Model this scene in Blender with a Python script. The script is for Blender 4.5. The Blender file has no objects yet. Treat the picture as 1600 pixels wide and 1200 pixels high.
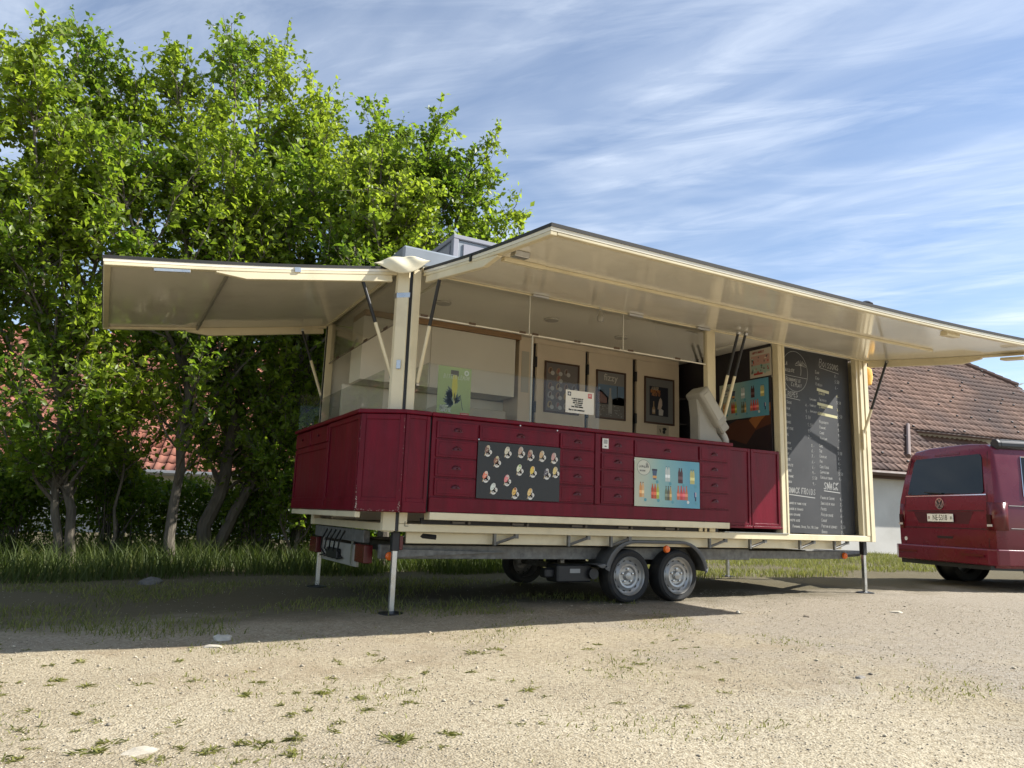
import bpy, bmesh, math, random
import numpy as np
from mathutils import Vector, Matrix
R_ = math.radians
scene = bpy.context.scene
col = scene.collection

# ------------------------------------------------------------------ camera
YAW, PITCH, ROLL = 0.4973, 0.1765, 0.0348
cd = bpy.data.cameras.new('camera'); cam = bpy.data.objects.new('camera', cd); col.objects.link(cam)
fw = Vector((math.sin(YAW)*math.cos(PITCH), math.cos(YAW)*math.cos(PITCH), math.sin(PITCH)))
rt = Vector((math.cos(YAW), -math.sin(YAW), 0)); up = rt.cross(fw)
c_, s_ = math.cos(ROLL), math.sin(ROLL)
rr = rt*c_ + up*s_; uu = up*c_ - rt*s_
cam.matrix_world = Matrix(((rr.x, uu.x, -fw.x, -2.2144), (rr.y, uu.y, -fw.y, -6.0162), (rr.z, uu.z, -fw.z, 0.8198), (0, 0, 0, 1)))
cd.sensor_width = 36; cd.lens = 36*1153.0/1600; cd.clip_start = .05; cd.clip_end = 2000
scene.camera = cam
scene.render.resolution_x = 1024; scene.render.resolution_y = 768

# ------------------------------------------------------------------ sky and sun
SUN = Vector((2.25, -1.0, 1.95)).normalized()
EXPOSURE = 0.88
w = bpy.data.worlds.new('World'); scene.world = w; w.use_nodes = True
nt = w.node_tree; nt.nodes.clear()
def N(t, **k):
    n = nt.nodes.new(t)
    for a, b in k.items(): setattr(n, a, b)
    return n
sky = N('ShaderNodeTexSky', sky_type='NISHITA', sun_disc=False)
sky.sun_elevation = math.asin(SUN.z); sky.sun_rotation = math.atan2(SUN.x, SUN.y)
sky.altitude = 700; sky.air_density = 1.0; sky.dust_density = 0.6; sky.ozone_density = 2.2
tc = N('ShaderNodeTexCoord'); sep = N('ShaderNodeSeparateXYZ'); nt.links.new(tc.outputs['Generated'], sep.inputs[0])
mx = N('ShaderNodeMath', operation='MAXIMUM'); nt.links.new(sep.outputs[2], mx.inputs[0]); mx.inputs[1].default_value = .06
dx = N('ShaderNodeMath', operation='DIVIDE'); nt.links.new(sep.outputs[0], dx.inputs[0]); nt.links.new(mx.outputs[0], dx.inputs[1])
dy = N('ShaderNodeMath', operation='DIVIDE'); nt.links.new(sep.outputs[1], dy.inputs[0]); nt.links.new(mx.outputs[0], dy.inputs[1])
cmb = N('ShaderNodeCombineXYZ'); nt.links.new(dx.outputs[0], cmb.inputs[0]); nt.links.new(dy.outputs[0], cmb.inputs[1])
def cloud_noise(scale, rot, sc, detail, lo, hi, dist=0.0, rough=.6):
    m0 = N('ShaderNodeMapping'); m0.inputs['Rotation'].default_value = (0, 0, rot); nt.links.new(cmb.outputs[0], m0.inputs['Vector'])
    m = N('ShaderNodeMapping'); m.inputs['Scale'].default_value = sc; nt.links.new(m0.outputs[0], m.inputs['Vector'])
    n = N('ShaderNodeTexNoise'); n.inputs['Scale'].default_value = scale; n.inputs['Detail'].default_value = detail
    n.inputs['Roughness'].default_value = rough; n.inputs['Distortion'].default_value = dist
    nt.links.new(m.outputs[0], n.inputs['Vector'])
    r = N('ShaderNodeMapRange'); r.inputs['From Min'].default_value = lo; r.inputs['From Max'].default_value = hi
    nt.links.new(n.outputs['Fac'], r.inputs['Value']); return r.outputs[0]
ang = math.atan2(.88, .46)      # streaks run along (.46,-.88) on the cloud layer
big = cloud_noise(.75, ang, (.75, 1.5, 1), 4, .40, .60, .4)
streak = cloud_noise(1.5, ang+.12, (.45, 2.0, 1), 8, .33, .80, .6, .58)
wisp = cloud_noise(3.0, ang-.3, (.55, 1.8, 1), 9, .44, .84, 1.2, .62)
def M2(op, a, b, clamp=False):
    n = N('ShaderNodeMath', operation=op); n.use_clamp = clamp
    for i, v in enumerate((a, b)):
        if isinstance(v, (int, float)): n.inputs[i].default_value = v
        else: nt.links.new(v, n.inputs[i])
    return n.outputs[0]
fac = M2('ADD', M2('MULTIPLY', M2('ADD', M2('MULTIPLY', streak, .70), M2('MULTIPLY', wisp, .55)), M2('ADD', M2('MULTIPLY', big, 1.0), .16)), .14, True)
fac = M2('MULTIPLY', fac, .68)
mixc = N('ShaderNodeMix', data_type='RGBA'); nt.links.new(fac, mixc.inputs[0])
nt.links.new(sky.outputs[0], mixc.inputs[6]); mixc.inputs[7].default_value = (6.2, 6.75, 7.5, 1)
bg = N('ShaderNodeBackground'); bg.inputs['Strength'].default_value = .096
nt.links.new(mixc.outputs[2], bg.inputs[0])
wo = N('ShaderNodeOutputWorld'); nt.links.new(bg.outputs[0], wo.inputs[0])
sd = bpy.data.lights.new('sun', 'SUN'); sd.energy = 5.0; sd.angle = R_(.53); sd.color = (1, .965, .90)
so = bpy.data.objects.new('sun', sd); col.objects.link(so)
so.rotation_euler = (-SUN).to_track_quat('-Z', 'Y').to_euler(); so.location = (20, -9, 18)
scene.view_settings.view_transform = 'Standard'; scene.view_settings.look = 'None'
scene.view_settings.exposure = EXPOSURE; scene.view_settings.gamma = 1
scene.view_settings.use_curve_mapping = False
scene.render.engine = 'CYCLES'
scene.cycles.max_bounces = 6; scene.cycles.transparent_max_bounces = 8

# ------------------------------------------------------------------ materials
MATS = {}
def mat(name, color, rough=.5, metal=0, var=.0, vscale=4, bump=0, bscale=60, spec=.5, stretch=None, dirt=None, dscale=1.5, coat=0):
    if name in MATS: return MATS[name]
    m = bpy.data.materials.new(name); m.use_nodes = True; t = m.node_tree
    b = t.nodes['Principled BSDF']
    b.inputs['Roughness'].default_value = rough; b.inputs['Metallic'].default_value = metal
    b.inputs['Specular IOR Level'].default_value = spec
    if coat: b.inputs['Coat Weight'].default_value = coat; b.inputs['Coat Roughness'].default_value = .05
    c = (*color, 1); b.inputs['Base Color'].default_value = c
    if var or dirt or bump:
        tcn = t.nodes.new('ShaderNodeTexCoord'); src = tcn.outputs['Object']
        if stretch:
            mp = t.nodes.new('ShaderNodeMapping'); mp.inputs['Scale'].default_value = stretch
            t.links.new(src, mp.inputs[0]); src = mp.outputs[0]
        out = None
        if var:
            n = t.nodes.new('ShaderNodeTexNoise'); n.inputs['Scale'].default_value = vscale; n.inputs['Detail'].default_value = 6
            t.links.new(src, n.inputs['Vector'])
            r = t.nodes.new('ShaderNodeValToRGB'); r.color_ramp.elements[0].position = .3; r.color_ramp.elements[1].position = .7
            r.color_ramp.elements[0].color = tuple(max(0, x*(1-var)) for x in color)+(1,)
            r.color_ramp.elements[1].color = tuple(min(1, x*(1+var)) for x in color)+(1,)
            t.links.new(n.outputs['Fac'], r.inputs[0]); out = r.outputs[0]
            rm = t.nodes.new('ShaderNodeMapRange'); rm.inputs['To Min'].default_value = max(0, rough-.12*(rough > .05)); rm.inputs['To Max'].default_value = min(1, rough+.12)
            t.links.new(n.outputs['Fac'], rm.inputs[0]); t.links.new(rm.outputs[0], b.inputs['Roughness'])
        if dirt:
            n2 = t.nodes.new('ShaderNodeTexNoise'); n2.inputs['Scale'].default_value = dscale; n2.inputs['Detail'].default_value = 9; n2.inputs['Roughness'].default_value = .68
            t.links.new(tcn.outputs['Object'], n2.inputs['Vector'])
            r2 = t.nodes.new('ShaderNodeMapRange'); r2.inputs['From Min'].default_value = .5; r2.inputs['From Max'].default_value = .78; r2.inputs['To Max'].default_value = dirt[3]
            t.links.new(n2.outputs['Fac'], r2.inputs[0])
            mi = t.nodes.new('ShaderNodeMix'); mi.data_type = 'RGBA'; t.links.new(r2.outputs[0], mi.inputs[0])
            if out: t.links.new(out, mi.inputs[6])
            else: mi.inputs[6].default_value = c
            mi.inputs[7].default_value = (*dirt[:3], 1); out = mi.outputs[2]
        if out: t.links.new(out, b.inputs['Base Color'])
        if bump:
            n3 = t.nodes.new('ShaderNodeTexNoise'); n3.inputs['Scale'].default_value = bscale; n3.inputs['Detail'].default_value = 4
            t.links.new(src, n3.inputs['Vector'])
            bp = t.nodes.new('ShaderNodeBump'); bp.inputs['Strength'].default_value = bump; bp.inputs['Distance'].default_value = .01
            t.links.new(n3.outputs['Fac'], bp.inputs['Height']); t.links.new(bp.outputs[0], b.inputs['Normal'])
    MATS[name] = m; return m
def tint_mat(name, c0, c1, rough=.8, trans=0, tcol=None, bump=0, spec=.3, noise=0):
    """colour between c0 and c1 by the per-piece 'tint' attribute"""
    m = bpy.data.materials.new(name); m.use_nodes = True; t = m.node_tree; b = t.nodes['Principled BSDF']
    a = t.nodes.new('ShaderNodeAttribute'); a.attribute_name = 'tint'
    r = t.nodes.new('ShaderNodeMix'); r.data_type = 'RGBA'; t.links.new(a.outputs['Fac'], r.inputs[0])
    r.inputs[6].default_value = (*c0, 1); r.inputs[7].default_value = (*c1, 1); out = r.outputs[2]
    if noise:
        tcn = t.nodes.new('ShaderNodeTexCoord'); n = t.nodes.new('ShaderNodeTexNoise'); n.inputs['Scale'].default_value = .45; n.inputs['Detail'].default_value = 8
        t.links.new(tcn.outputs['Object'], n.inputs['Vector'])
        rm = t.nodes.new('ShaderNodeMapRange'); rm.inputs['From Min'].default_value = .42; rm.inputs['From Max'].default_value = .66; rm.inputs['To Max'].default_value = noise
        t.links.new(n.outputs['Fac'], rm.inputs[0])
        mi = t.nodes.new('ShaderNodeMix'); mi.data_type = 'RGBA'; t.links.new(rm.outputs[0], mi.inputs[0]); t.links.new(out, mi.inputs[6])
        mi.inputs[7].default_value = (.085, .06, .055, 1); out = mi.outputs[2]
    t.links.new(out, b.inputs['Base Color']); b.inputs['Roughness'].default_value = rough; b.inputs['Specular IOR Level'].default_value = spec
    if trans:
        tr = t.nodes.new('ShaderNodeBsdfTranslucent')
        r2 = t.nodes.new('ShaderNodeMix'); r2.data_type = 'RGBA'; t.links.new(a.outputs['Fac'], r2.inputs[0])
        r2.inputs[6].default_value = (*tcol[0], 1); r2.inputs[7].default_value = (*tcol[1], 1); t.links.new(r2.outputs[2], tr.inputs[0])
        ms = t.nodes.new('ShaderNodeMixShader'); ms.inputs[0].default_value = trans
        t.links.new(b.outputs[0], ms.inputs[1]); t.links.new(tr.outputs[0], ms.inputs[2])
        t.links.new(ms.outputs[0], t.nodes['Material Output'].inputs[0])
    MATS[name] = m; return m
def glass_mat(name, tint=(.93, .96, .94), refl=1.0):
    m = bpy.data.materials.new(name); m.use_nodes = True; t = m.node_tree; t.nodes.clear()
    tr = t.nodes.new('ShaderNodeBsdfTransparent'); tr.inputs[0].default_value = (*tint, 1)
    gl = t.nodes.new('ShaderNodeBsdfGlossy'); gl.inputs['Roughness'].default_value = .03
    fr = t.nodes.new('ShaderNodeFresnel'); fr.inputs[0].default_value = 1.5
    mu = t.nodes.new('ShaderNodeMath'); mu.operation = 'MULTIPLY'; mu.inputs[1].default_value = refl; mu.use_clamp = True
    ms = t.nodes.new('ShaderNodeMixShader'); o = t.nodes.new('ShaderNodeOutputMaterial')
    t.links.new(fr.outputs[0], mu.inputs[0]); t.links.new(mu.outputs[0], ms.inputs[0]); t.links.new(tr.outputs[0], ms.inputs[1]); t.links.new(gl.outputs[0], ms.inputs[2])
    t.links.new(ms.outputs[0], o.inputs[0]); MATS[name] = m; return m
def attr_mat(name, rough=.5):
    m = bpy.data.materials.new(name); m.use_nodes = True; t = m.node_tree; b = t.nodes['Principled BSDF']
    a = t.nodes.new('ShaderNodeAttribute'); a.attribute_name = 'ink'; t.links.new(a.outputs['Color'], b.inputs['Base Color'])
    b.inputs['Roughness'].default_value = rough; MATS[name] = m; return m

CREAM = mat('cream_paint', (.74, .65, .44), .35, var=.05, vscale=3, dirt=(.36, .29, .17, .5), dscale=2.2)
CREAMG = mat('cream_gelcoat', (.80, .745, .61), .08, var=.07, vscale=1.2, dirt=(.42, .36, .25, .45), dscale=1.1, stretch=(1, .25, 1))
INNER = mat('inner_panel', (.78, .74, .63), .5, var=.03, vscale=2)
CEIL = mat('ceiling_panel', (.82, .77, .65), .55, var=.03, vscale=2)
RED = mat('red_paint', (.13, .003, .013), .34, var=.22, vscale=5, stretch=(3, 3, .35), bump=.12, bscale=30, dirt=(.17, .012, .03, .5), dscale=4, spec=.2)
DOORW = mat('door_wood', (.72, .60, .44), .45, var=.06, vscale=3)
WOOD = mat('brown_wood', (.33, .2, .1), .55, var=.2, vscale=6, stretch=(.4, 4, 4))
BLACK = mat('black_plastic', (.014, .014, .015), .45)
RUB = mat('rubber', (.016, .016, .016), .75, var=.3, vscale=12, bump=.15, bscale=80, dirt=(.10, .085, .06, .55), dscale=5)
GALV = mat('galvanised_steel', (.17, .165, .15), .55, metal=.35, var=.35, vscale=22, dirt=(.14, .12, .09, .6), dscale=3)
STEEL = mat('steel', (.55, .55, .54), .3, metal=.9, var=.12, vscale=10)
RIM = mat('rim_silver', (.40, .40, .39), .38, metal=.6, var=.12, vscale=9, dirt=(.12, .10, .08, .5), dscale=7)
FEND = mat('fender_plastic', (.085, .09, .095), .42, var=.15, vscale=5, dirt=(.2, .17, .13, .35), dscale=4)
GREYR = mat('roof_grey', (.22, .245, .27), .45, var=.1, vscale=4)
ORANGE = mat('orange_lens', (.85, .16, .02), .25)
REDLENS = mat('red_lens', (.10, .008, .010), .25)
DARK = mat('dark_void', (.018, .016, .018), .6, var=.2)
CHALKB = mat('chalkboard_black', (.03, .031, .034), .55, var=.25, vscale=1.6, dirt=(.12, .12, .12, .4), dscale=1.8)
CHALK = mat('chalk_white', (.78, .78, .74), .9)
CHALKY = mat('chalk_yellow', (.72, .68, .38), .9)
WHITE = mat('white_card', (.78, .77, .73), .5)
INK = attr_mat('printed_ink', .38)
GLASS = glass_mat('clear_glass', (.955, .965, .955), .3); PLEXI = glass_mat('plexi', (.965, .965, .95), .55)
GREYP = mat('grey_plastic', (.33, .31, .26), .42, var=.06, vscale=6)
FRAMEB = mat('frame_brown', (.075, .035, .02), .4)

# ------------------------------------------------------------------ mesh helpers
class MB:
    def __init__(s): s.v = []; s.f = []; s.m = []
    def add(s, vs, fs, mi=0):
        o = len(s.v); s.v += [tuple(p) for p in vs]; s.f += [tuple(i+o for i in f) for f in fs]; s.m += [mi]*len(fs); return s
    def box(s, x0, x1, y0, y1, z0, z1, mi=0):
        return s.obox((0, 0, 0), (1, 0, 0), (0, 1, 0), (0, 0, 1), x0, x1, y0, y1, z0, z1, mi)
    def obox(s, o, ex, ey, ez, a0, a1, b0, b1, c0, c1, mi=0):
        o, ex, ey, ez = map(Vector, (o, ex, ey, ez))
        P = [o+ex*a+ey*b+ez*c for c in (c0, c1) for b in (b0, b1) for a in (a0, a1)]
        return s.add(P, [(0, 2, 3, 1), (4, 5, 7, 6), (0, 1, 5, 4), (2, 6, 7, 3), (0, 4, 6, 2), (1, 3, 7, 5)], mi)
    def prism(s, poly, z0, z1, axis='z', mi=0, o=None, fr=None):
        """extrude a 2D polygon; fr=(origin,eu,ev,ew)"""
        if fr is None: fr = ((0, 0, 0), (1, 0, 0), (0, 1, 0), (0, 0, 1))
        O, eu, ev, ew = map(Vector, fr); n = len(poly)
        P = [O+eu*a+ev*b+ew*z0 for a, b in poly]+[O+eu*a+ev*b+ew*z1 for a, b in poly]
        return s.add(P, [tuple(range(n-1, -1, -1)), tuple(range(n, 2*n))]+[(i, (i+1) % n, n+(i+1) % n, n+i) for i in range(n)], mi)
    def tube(s, pts, rad, n=8, mi=0, caps=True):
        pts = [Vector(p) for p in pts]
        if isinstance(rad, (int, float)): rad = [rad]*len(pts)
        vs = []; fs = []
        for i, p in enumerate(pts):
            d = (pts[min(i+1, len(pts)-1)]-pts[max(i-1, 0)]).normalized()
            if i == 0: a = d.cross(Vector((0, 0, 1)) if abs(d.z) < .95 else Vector((1, 0, 0))).normalized()
            else: a = (a-d*a.dot(d)).normalized()
            b = d.cross(a)
            for k in range(n):
                t = 2*math.pi*k/n; vs.append(p+(a*math.cos(t)+b*math.sin(t))*rad[i])
        for i in range(len(pts)-1):
            for k in range(n): fs.append((i*n+k, i*n+(k+1) % n, (i+1)*n+(k+1) % n, (i+1)*n+k))
        if caps: fs.append(tuple(range(n-1, -1, -1))); fs.append(tuple(range((len(pts)-1)*n, len(pts)*n)))
        return s.add(vs, fs, mi)
    def lathe(s, prof, o, axis, n=32, mi=0):
        """prof: (radius, along axis)"""
        o = Vector(o); ax = Vector(axis).normalized(); a = ax.cross(Vector((0, 0, 1)) if abs(ax.z) < .9 else Vector((1, 0, 0))).normalized(); b = ax.cross(a)
        vs = [o+ax*h+(a*math.cos(2*math.pi*k/n)+b*math.sin(2*math.pi*k/n))*r for r, h in prof for k in range(n)]
        fs = [(i*n+k, (i+1)*n+k, (i+1)*n+(k+1) % n, i*n+(k+1) % n) for i in range(len(prof)-1) for k in range(n)]
        return s.add(vs, fs, mi)
    def build(s, name, mats, parent=None, bevel=0, smooth=False, seg=1):
        me = bpy.data.meshes.new(name); me.from_pydata(s.v, [], s.f)
        bm = bmesh.new(); bm.from_mesh(me); bmesh.ops.recalc_face_normals(bm, faces=bm.faces); bm.to_mesh(me); bm.free()
        if not isinstance(mats, (list, tuple)): mats = [mats]
        for m in mats: me.materials.append(m)
        if len(mats) > 1: me.polygons.foreach_set('material_index', s.m)
        if smooth: me.polygons.foreach_set('use_smooth', [True]*len(me.polygons))
        o = bpy.data.objects.new(name, me); col.objects.link(o)
        if bevel:
            b = o.modifiers.new('bevel', 'BEVEL'); b.width = bevel; b.segments = seg; b.limit_method = 'ANGLE'; b.angle_limit = R_(40)
        if smooth and not bevel: me.set_sharp_from_angle(angle=R_(38))
        setp(o, parent); return o
def setp(o, parent):
    if parent is not None:
        o.parent = parent; bpy.context.view_layer.update() if False else None
        o.matrix_parent_inverse = parent_inv(parent)
def parent_inv(p):
    m = Matrix.Identity(4); q = p
    while q is not None:
        loc = Matrix.LocRotScale(q.location, q.rotation_euler, q.scale)
        m = (q.matrix_parent_inverse @ loc if q.parent else loc) @ m if False else m
        q = q.parent
    return WORLD.get(p.name, Matrix.Identity(4)).inverted()
WORLD = {}
def thing(name, label, cat, loc=(0, 0, 0), group=None):
    o = bpy.data.objects.new(name, None); col.objects.link(o); o.location = loc; o.empty_display_size = .2
    WORLD[o.name] = Matrix.Translation(loc)
    tag(o, label, cat, group); return o
def tag(o, label, cat=None, group=None, kind=None):
    if label: o['label'] = label
    if cat: o['category'] = cat
    if group: o['group'] = group
    if kind: o['kind'] = kind
    return o
def npmesh(name, V, F, mats, parent=None, tint=None, smooth=False):
    """V (n,3), F (m,k) arrays; tint per vertex"""
    me = bpy.data.meshes.new(name); V = np.asarray(V, np.float32); F = np.asarray(F, np.int32); k = F.shape[1]
    me.vertices.add(len(V)); me.vertices.foreach_set('co', V.ravel())
    me.loops.add(F.size); me.loops.foreach_set('vertex_index', F.ravel())
    me.polygons.add(len(F)); me.polygons.foreach_set('loop_start', np.arange(len(F), dtype=np.int32)*k)
    me.polygons.foreach_set('loop_total', np.full(len(F), k, np.int32))
    if smooth: me.polygons.foreach_set('use_smooth', np.ones(len(F), bool))
    me.update(calc_edges=True)
    if tint is not None:
        a = me.attributes.new('tint', 'FLOAT', 'POINT'); a.data.foreach_set('value', np.asarray(tint, np.float32))
    me.materials.append(mats)
    o = bpy.data.objects.new(name, me); col.objects.link(o); setp(o, parent); return o
class Print:
    """flat print: coloured polygons in a plane, stacked 0.3 mm apart"""
    def __init__(s, o, eu, ev): s.o, s.eu, s.ev = Vector(o), Vector(eu).normalized(), Vector(ev).normalized(); s.n = s.eu.cross(s.ev); s.v = []; s.f = []; s.c = []; s.k = 1
    def poly(s, pts, c, layer=None):
        o = len(s.v); h = .0003*(s.k if layer is None else layer)
        s.v += [tuple(s.o+s.eu*a+s.ev*b+s.n*h) for a, b in pts]; s.f.append(tuple(range(o, o+len(pts)))); s.c.append(c); return s
    def rect(s, x0, x1, y0, y1, c): return s.poly([(x0, y0), (x1, y0), (x1, y1), (x0, y1)], c)
    def ell(s, cx, cy, rx, ry, c, n=12, rot=0):
        return s.poly([(cx+rx*math.cos(t)*math.cos(rot)-ry*math.sin(t)*math.sin(rot), cy+rx*math.cos(t)*math.sin(rot)+ry*math.sin(t)*math.cos(rot)) for t in [2*math.pi*i/n for i in range(n)]], c)
    def line(s, pts, wd, c):
        for (a, b), (a2, b2) in zip(pts[:-1], pts[1:]):
            d = Vector((a2-a, b2-b));
            if d.length < 1e-6: continue
            d.normalize(); e = Vector((-d.y, d.x))*wd/2; q = d*wd*.3
            s.poly([(a-q.x-e.x, b-q.y-e.y), (a2+q.x-e.x, b2+q.y-e.y), (a2+q.x+e.x, b2+q.y+e.y), (a-q.x+e.x, b-q.y+e.y)], c)
        return s
    def up(s): s.k += 1; return s
    def fresh(s): q = Print(s.o, s.eu, s.ev); return q
    def build(s, name, parent=None, m=None):
        me = bpy.data.meshes.new(name); me.from_pydata(s.v, [], s.f)
        a = me.color_attributes.new('ink', 'FLOAT_COLOR', 'CORNER'); d = []
        for f, c in zip(s.f, s.c): d += [*c, 1]*len(f)
        a.data.foreach_set('color', d); me.materials.append(m or INK)
        o = bpy.data.objects.new(name, me); col.objects.link(o); setp(o, parent); return o
def text_mesh(name, body, size, o, eu, ev, m, parent=None, ext=.0004, align='CENTER', sx=1, shear=0):
    cu = bpy.data.curves.new(name, 'FONT'); cu.body = body; cu.size = size; cu.align_x = align; cu.align_y = 'CENTER'; cu.extrude = ext; cu.resolution_u = 3; cu.shear = shear
    t = bpy.data.objects.new('tmp', cu); col.objects.link(t); bpy.context.view_layer.update()
    me = bpy.data.meshes.new_from_object(t.evaluated_get(bpy.context.evaluated_depsgraph_get())); bpy.data.objects.remove(t)
    eu = Vector(eu).normalized(); ev = Vector(ev).normalized(); n = eu.cross(ev)
    me.transform(Matrix(((eu.x*sx, ev.x, n.x, o[0]), (eu.y*sx, ev.y, n.y, o[1]), (eu.z*sx, ev.z, n.z, o[2]), (0, 0, 0, 1))))
    me.name = name; me.materials.clear(); me.materials.append(m)
    ob = bpy.data.objects.new(name, me); col.objects.link(ob); setp(ob, parent); return ob
# single-stroke hand lettering on a 4 x 6 grid
SF = {'A': '0,0 2,6 4,0|1,2 3,2', 'B': '0,0 0,6 3,6 3.5,4.6 2.6,3.2 0,3.2|2.6,3.2 4,1.8 3,0 0,0', 'C': '4,5 2.5,6 .6,5 0,3 .6,1 2.5,0 4,1', 'D': '0,0 0,6 2.5,5.6 4,3 2.5,.3 0,0',
      'E': '4,6 0,6 0,0 4,0|0,3 3,3', 'F': '4,6 0,6 0,0|0,3 3,3', 'G': '4,5 2,6 0,4 0,2 2,0 4,1 4,3 2,3', 'H': '0,0 0,6|4,0 4,6|0,3 4,3', 'I': '2,0 2,6', 'J': '3,6 3,1 1.5,0 0,1', 'K': '0,0 0,6|4,6 0,3 4,0',
      'L': '0,6 0,0 4,0', 'M': '0,0 .6,6 2,2 3.4,6 4,0', 'N': '0,0 0,6 4,0 4,6', 'O': '2,6 0,4 0,2 2,0 4,2 4,4 2,6', 'P': '0,0 0,6 3,6 4,4.5 3,3 0,3', 'Q': '2,6 0,4 0,2 2,0 4,2 4,4 2,6|3,1 4,-.6',
      'R': '0,0 0,6 3,6 4,4.5 3,3 0,3|2,3 4,0', 'S': '4,5 2,6 0,4.6 2,3 4,1.4 2,0 0,1', 'T': '0,6 4,6|2,6 2,0', 'U': '0,6 0,1.5 2,0 4,1.5 4,6', 'V': '0,6 2,0 4,6', 'W': '0,6 1,0 2,4 3,0 4,6', 'X': '0,0 4,6|0,6 4,0',
      'Y': '0,6 2,3 4,6|2,3 2,0', 'Z': '0,6 4,6 0,0 4,0', '0': '2,6 0,3 2,0 4,3 2,6', '1': '1,5 2,6 2,0', '2': '0,5 2,6 4,4.4 0,0 4,0', '3': '0,6 4,6 2,3.4 4,1.6 2,0 0,1', '4': '3,0 3,6 0,2 4,2', '5': '4,6 0,6 0,3.4 3,3.4 4,1.6 2,0 0,.6',
      '6': '3.6,6 .6,3 .6,1 2,0 4,1 3.4,3 .6,2.6', '7': '0,6 4,6 1,0', '8': '2,3.2 .4,4.6 2,6 3.6,4.6 2,3.2 0,1.6 2,0 4,1.6 2,3.2', '9': '3.8,3.4 1,3 .2,4.6 2,6 3.8,5 3.6,0', '.': '1.6,0 2,.4', '-': '.6,3 3.4,3', ',': '2,.6 1.4,-1', "'": '2,6 1.8,5'}
def hand(pr, x, y, txt, h, wd, c, rng, slope=0.0):
    for ch in txt:
        big = ch.isupper() or ch.isdigit(); k = h/6*(1 if big else .68); adv = k*4*.72
        g = SF.get(ch.upper())
        if g:
            for st in g.split('|'):
                pts = []
                for q in st.split():
                    a, b = map(float, q.split(',')); pts.append((x+a*k*.62+b*k*.12+rng.uniform(-.25, .25)*k, y+b*k+rng.uniform(-.3, .3)*k))
                pr.line(pts, wd*rng.uniform(.8, 1.25), c)
        x += adv+k*.9 if g else h*.32; y += slope*adv
    return x

# ------------------------------------------------------------------ ground
def gz(x, y):
    x = np.asarray(x, float); y = np.asarray(y, float)
    b = -.033+.0106*np.clip(x, -7, 14)
    n = .012*np.sin(x*1.3+y*.7)+.010*np.sin(x*.6-y*1.9+1)+.006*np.sin(x*3.7+2*np.sin(y*2.3))+.004*np.sin(y*6.1+x*2.2)
    near = np.exp(-((x-3)**2/40+(y-.6)**2/6)); n = n*(1-.8*near)
    bank = .12*np.clip((y-3.2)/2.5, 0, 1)*np.clip((2.5-x)/3, 0, 1)
    return b+n+bank
def axis_pts(a, b, st, far):
    m = list(np.arange(a, b, st)); l = []; s = st; p = a
    while p > -far: s *= 1.22; p -= s; l.append(p)
    r = []; s = st; p = m[-1]
    while p < far: s *= 1.22; p += s; r.append(p)
    return np.array(l[::-1]+m+r)
gx = axis_pts(-5, 11, .07, 420); gy = axis_pts(-5.6, 5, .06, 420)
GX, GY = np.meshgrid(gx, gy, indexing='ij'); GZ = gz(GX, GY)
rng = np.random.default_rng(3)
inner = (np.abs(GX-3) < 8.1) & (np.abs(GY) < 5.6)
GZ = GZ+np.where(inner, rng.normal(0, .0022, GZ.shape), 0)
ni, nj = GX.shape; idx = np.arange(ni*nj).reshape(ni, nj)
F = np.stack([idx[:-1, :-1], idx[1:, :-1], idx[1:, 1:], idx[:-1, 1:]], -1).reshape(-1, 4)
gm = bpy.data.materials.new('gravel_ground'); gm.use_nodes = True; t = gm.node_tree; b = t.nodes['Principled BSDF']
b.inputs['Roughness'].default_value = .95; b.inputs['Specular IOR Level'].default_value = .15
tcn = t.nodes.new('ShaderNodeTexCoord')
def gn(scale, detail, rough=.6, typ='ShaderNodeTexNoise', off=0):
    n = t.nodes.new(typ); n.inputs['Scale'].default_value = scale
    if typ == 'ShaderNodeTexNoise': n.inputs['Detail'].default_value = detail; n.inputs['Roughness'].default_value = rough
    mp = t.nodes.new('ShaderNodeMapping'); mp.inputs['Location'].default_value = (off, off*.7, 0); t.links.new(tcn.outputs['Object'], mp.inputs[0]); t.links.new(mp.outputs[0], n.inputs['Vector']); return n
def gmix(fac_out, lo, hi, a, c):
    rm = t.nodes.new('ShaderNodeMapRange'); rm.inputs['From Min'].default_value = lo; rm.inputs['From Max'].default_value = hi; t.links.new(fac_out, rm.inputs[0])
    mi = t.nodes.new('ShaderNodeMix'); mi.data_type = 'RGBA'; t.links.new(rm.outputs[0], mi.inputs[0])
    if isinstance(a, tuple): mi.inputs[6].default_value = (*a, 1)
    else: t.links.new(a, mi.inputs[6])
    if isinstance(c, tuple): mi.inputs[7].default_value = (*c, 1)
    else: t.links.new(c, mi.inputs[7])
    return mi.outputs[2]
base = gmix(gn(1.1, 7, .65).outputs['Fac'], .35, .66, (.45, .385, .27), (.39, .33, .23))
base = gmix(gn(.55, 8, .7, off=9).outputs['Fac'], .52, .68, base, (.36, .305, .225))
st1 = gn(.9, 5, .6, off=21); st1n = st1
base = gmix(st1.outputs['Fac'], .56, .70, base, (.29, .225, .145))
base = gmix(gn(.35, 4, .5, off=33).outputs['Fac'], .50, .62, base, (.50, .435, .315))
xr = t.nodes.new('ShaderNodeSeparateXYZ'); t.links.new(tcn.outputs['Object'], xr.inputs[0])
nzr = gn(1.3, 6, .65, off=4); adr = t.nodes.new('ShaderNodeMath'); adr.operation = 'MULTIPLY_ADD'; t.links.new(nzr.outputs['Fac'], adr.inputs[0]); adr.inputs[1].default_value = 7.0; t.links.new(xr.outputs[0], adr.inputs[2])
base = gmix(adr.outputs[0], 4.4, 6.4, base, (.36, .32, .26))
grain = gn(42, 6, .75)
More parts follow.
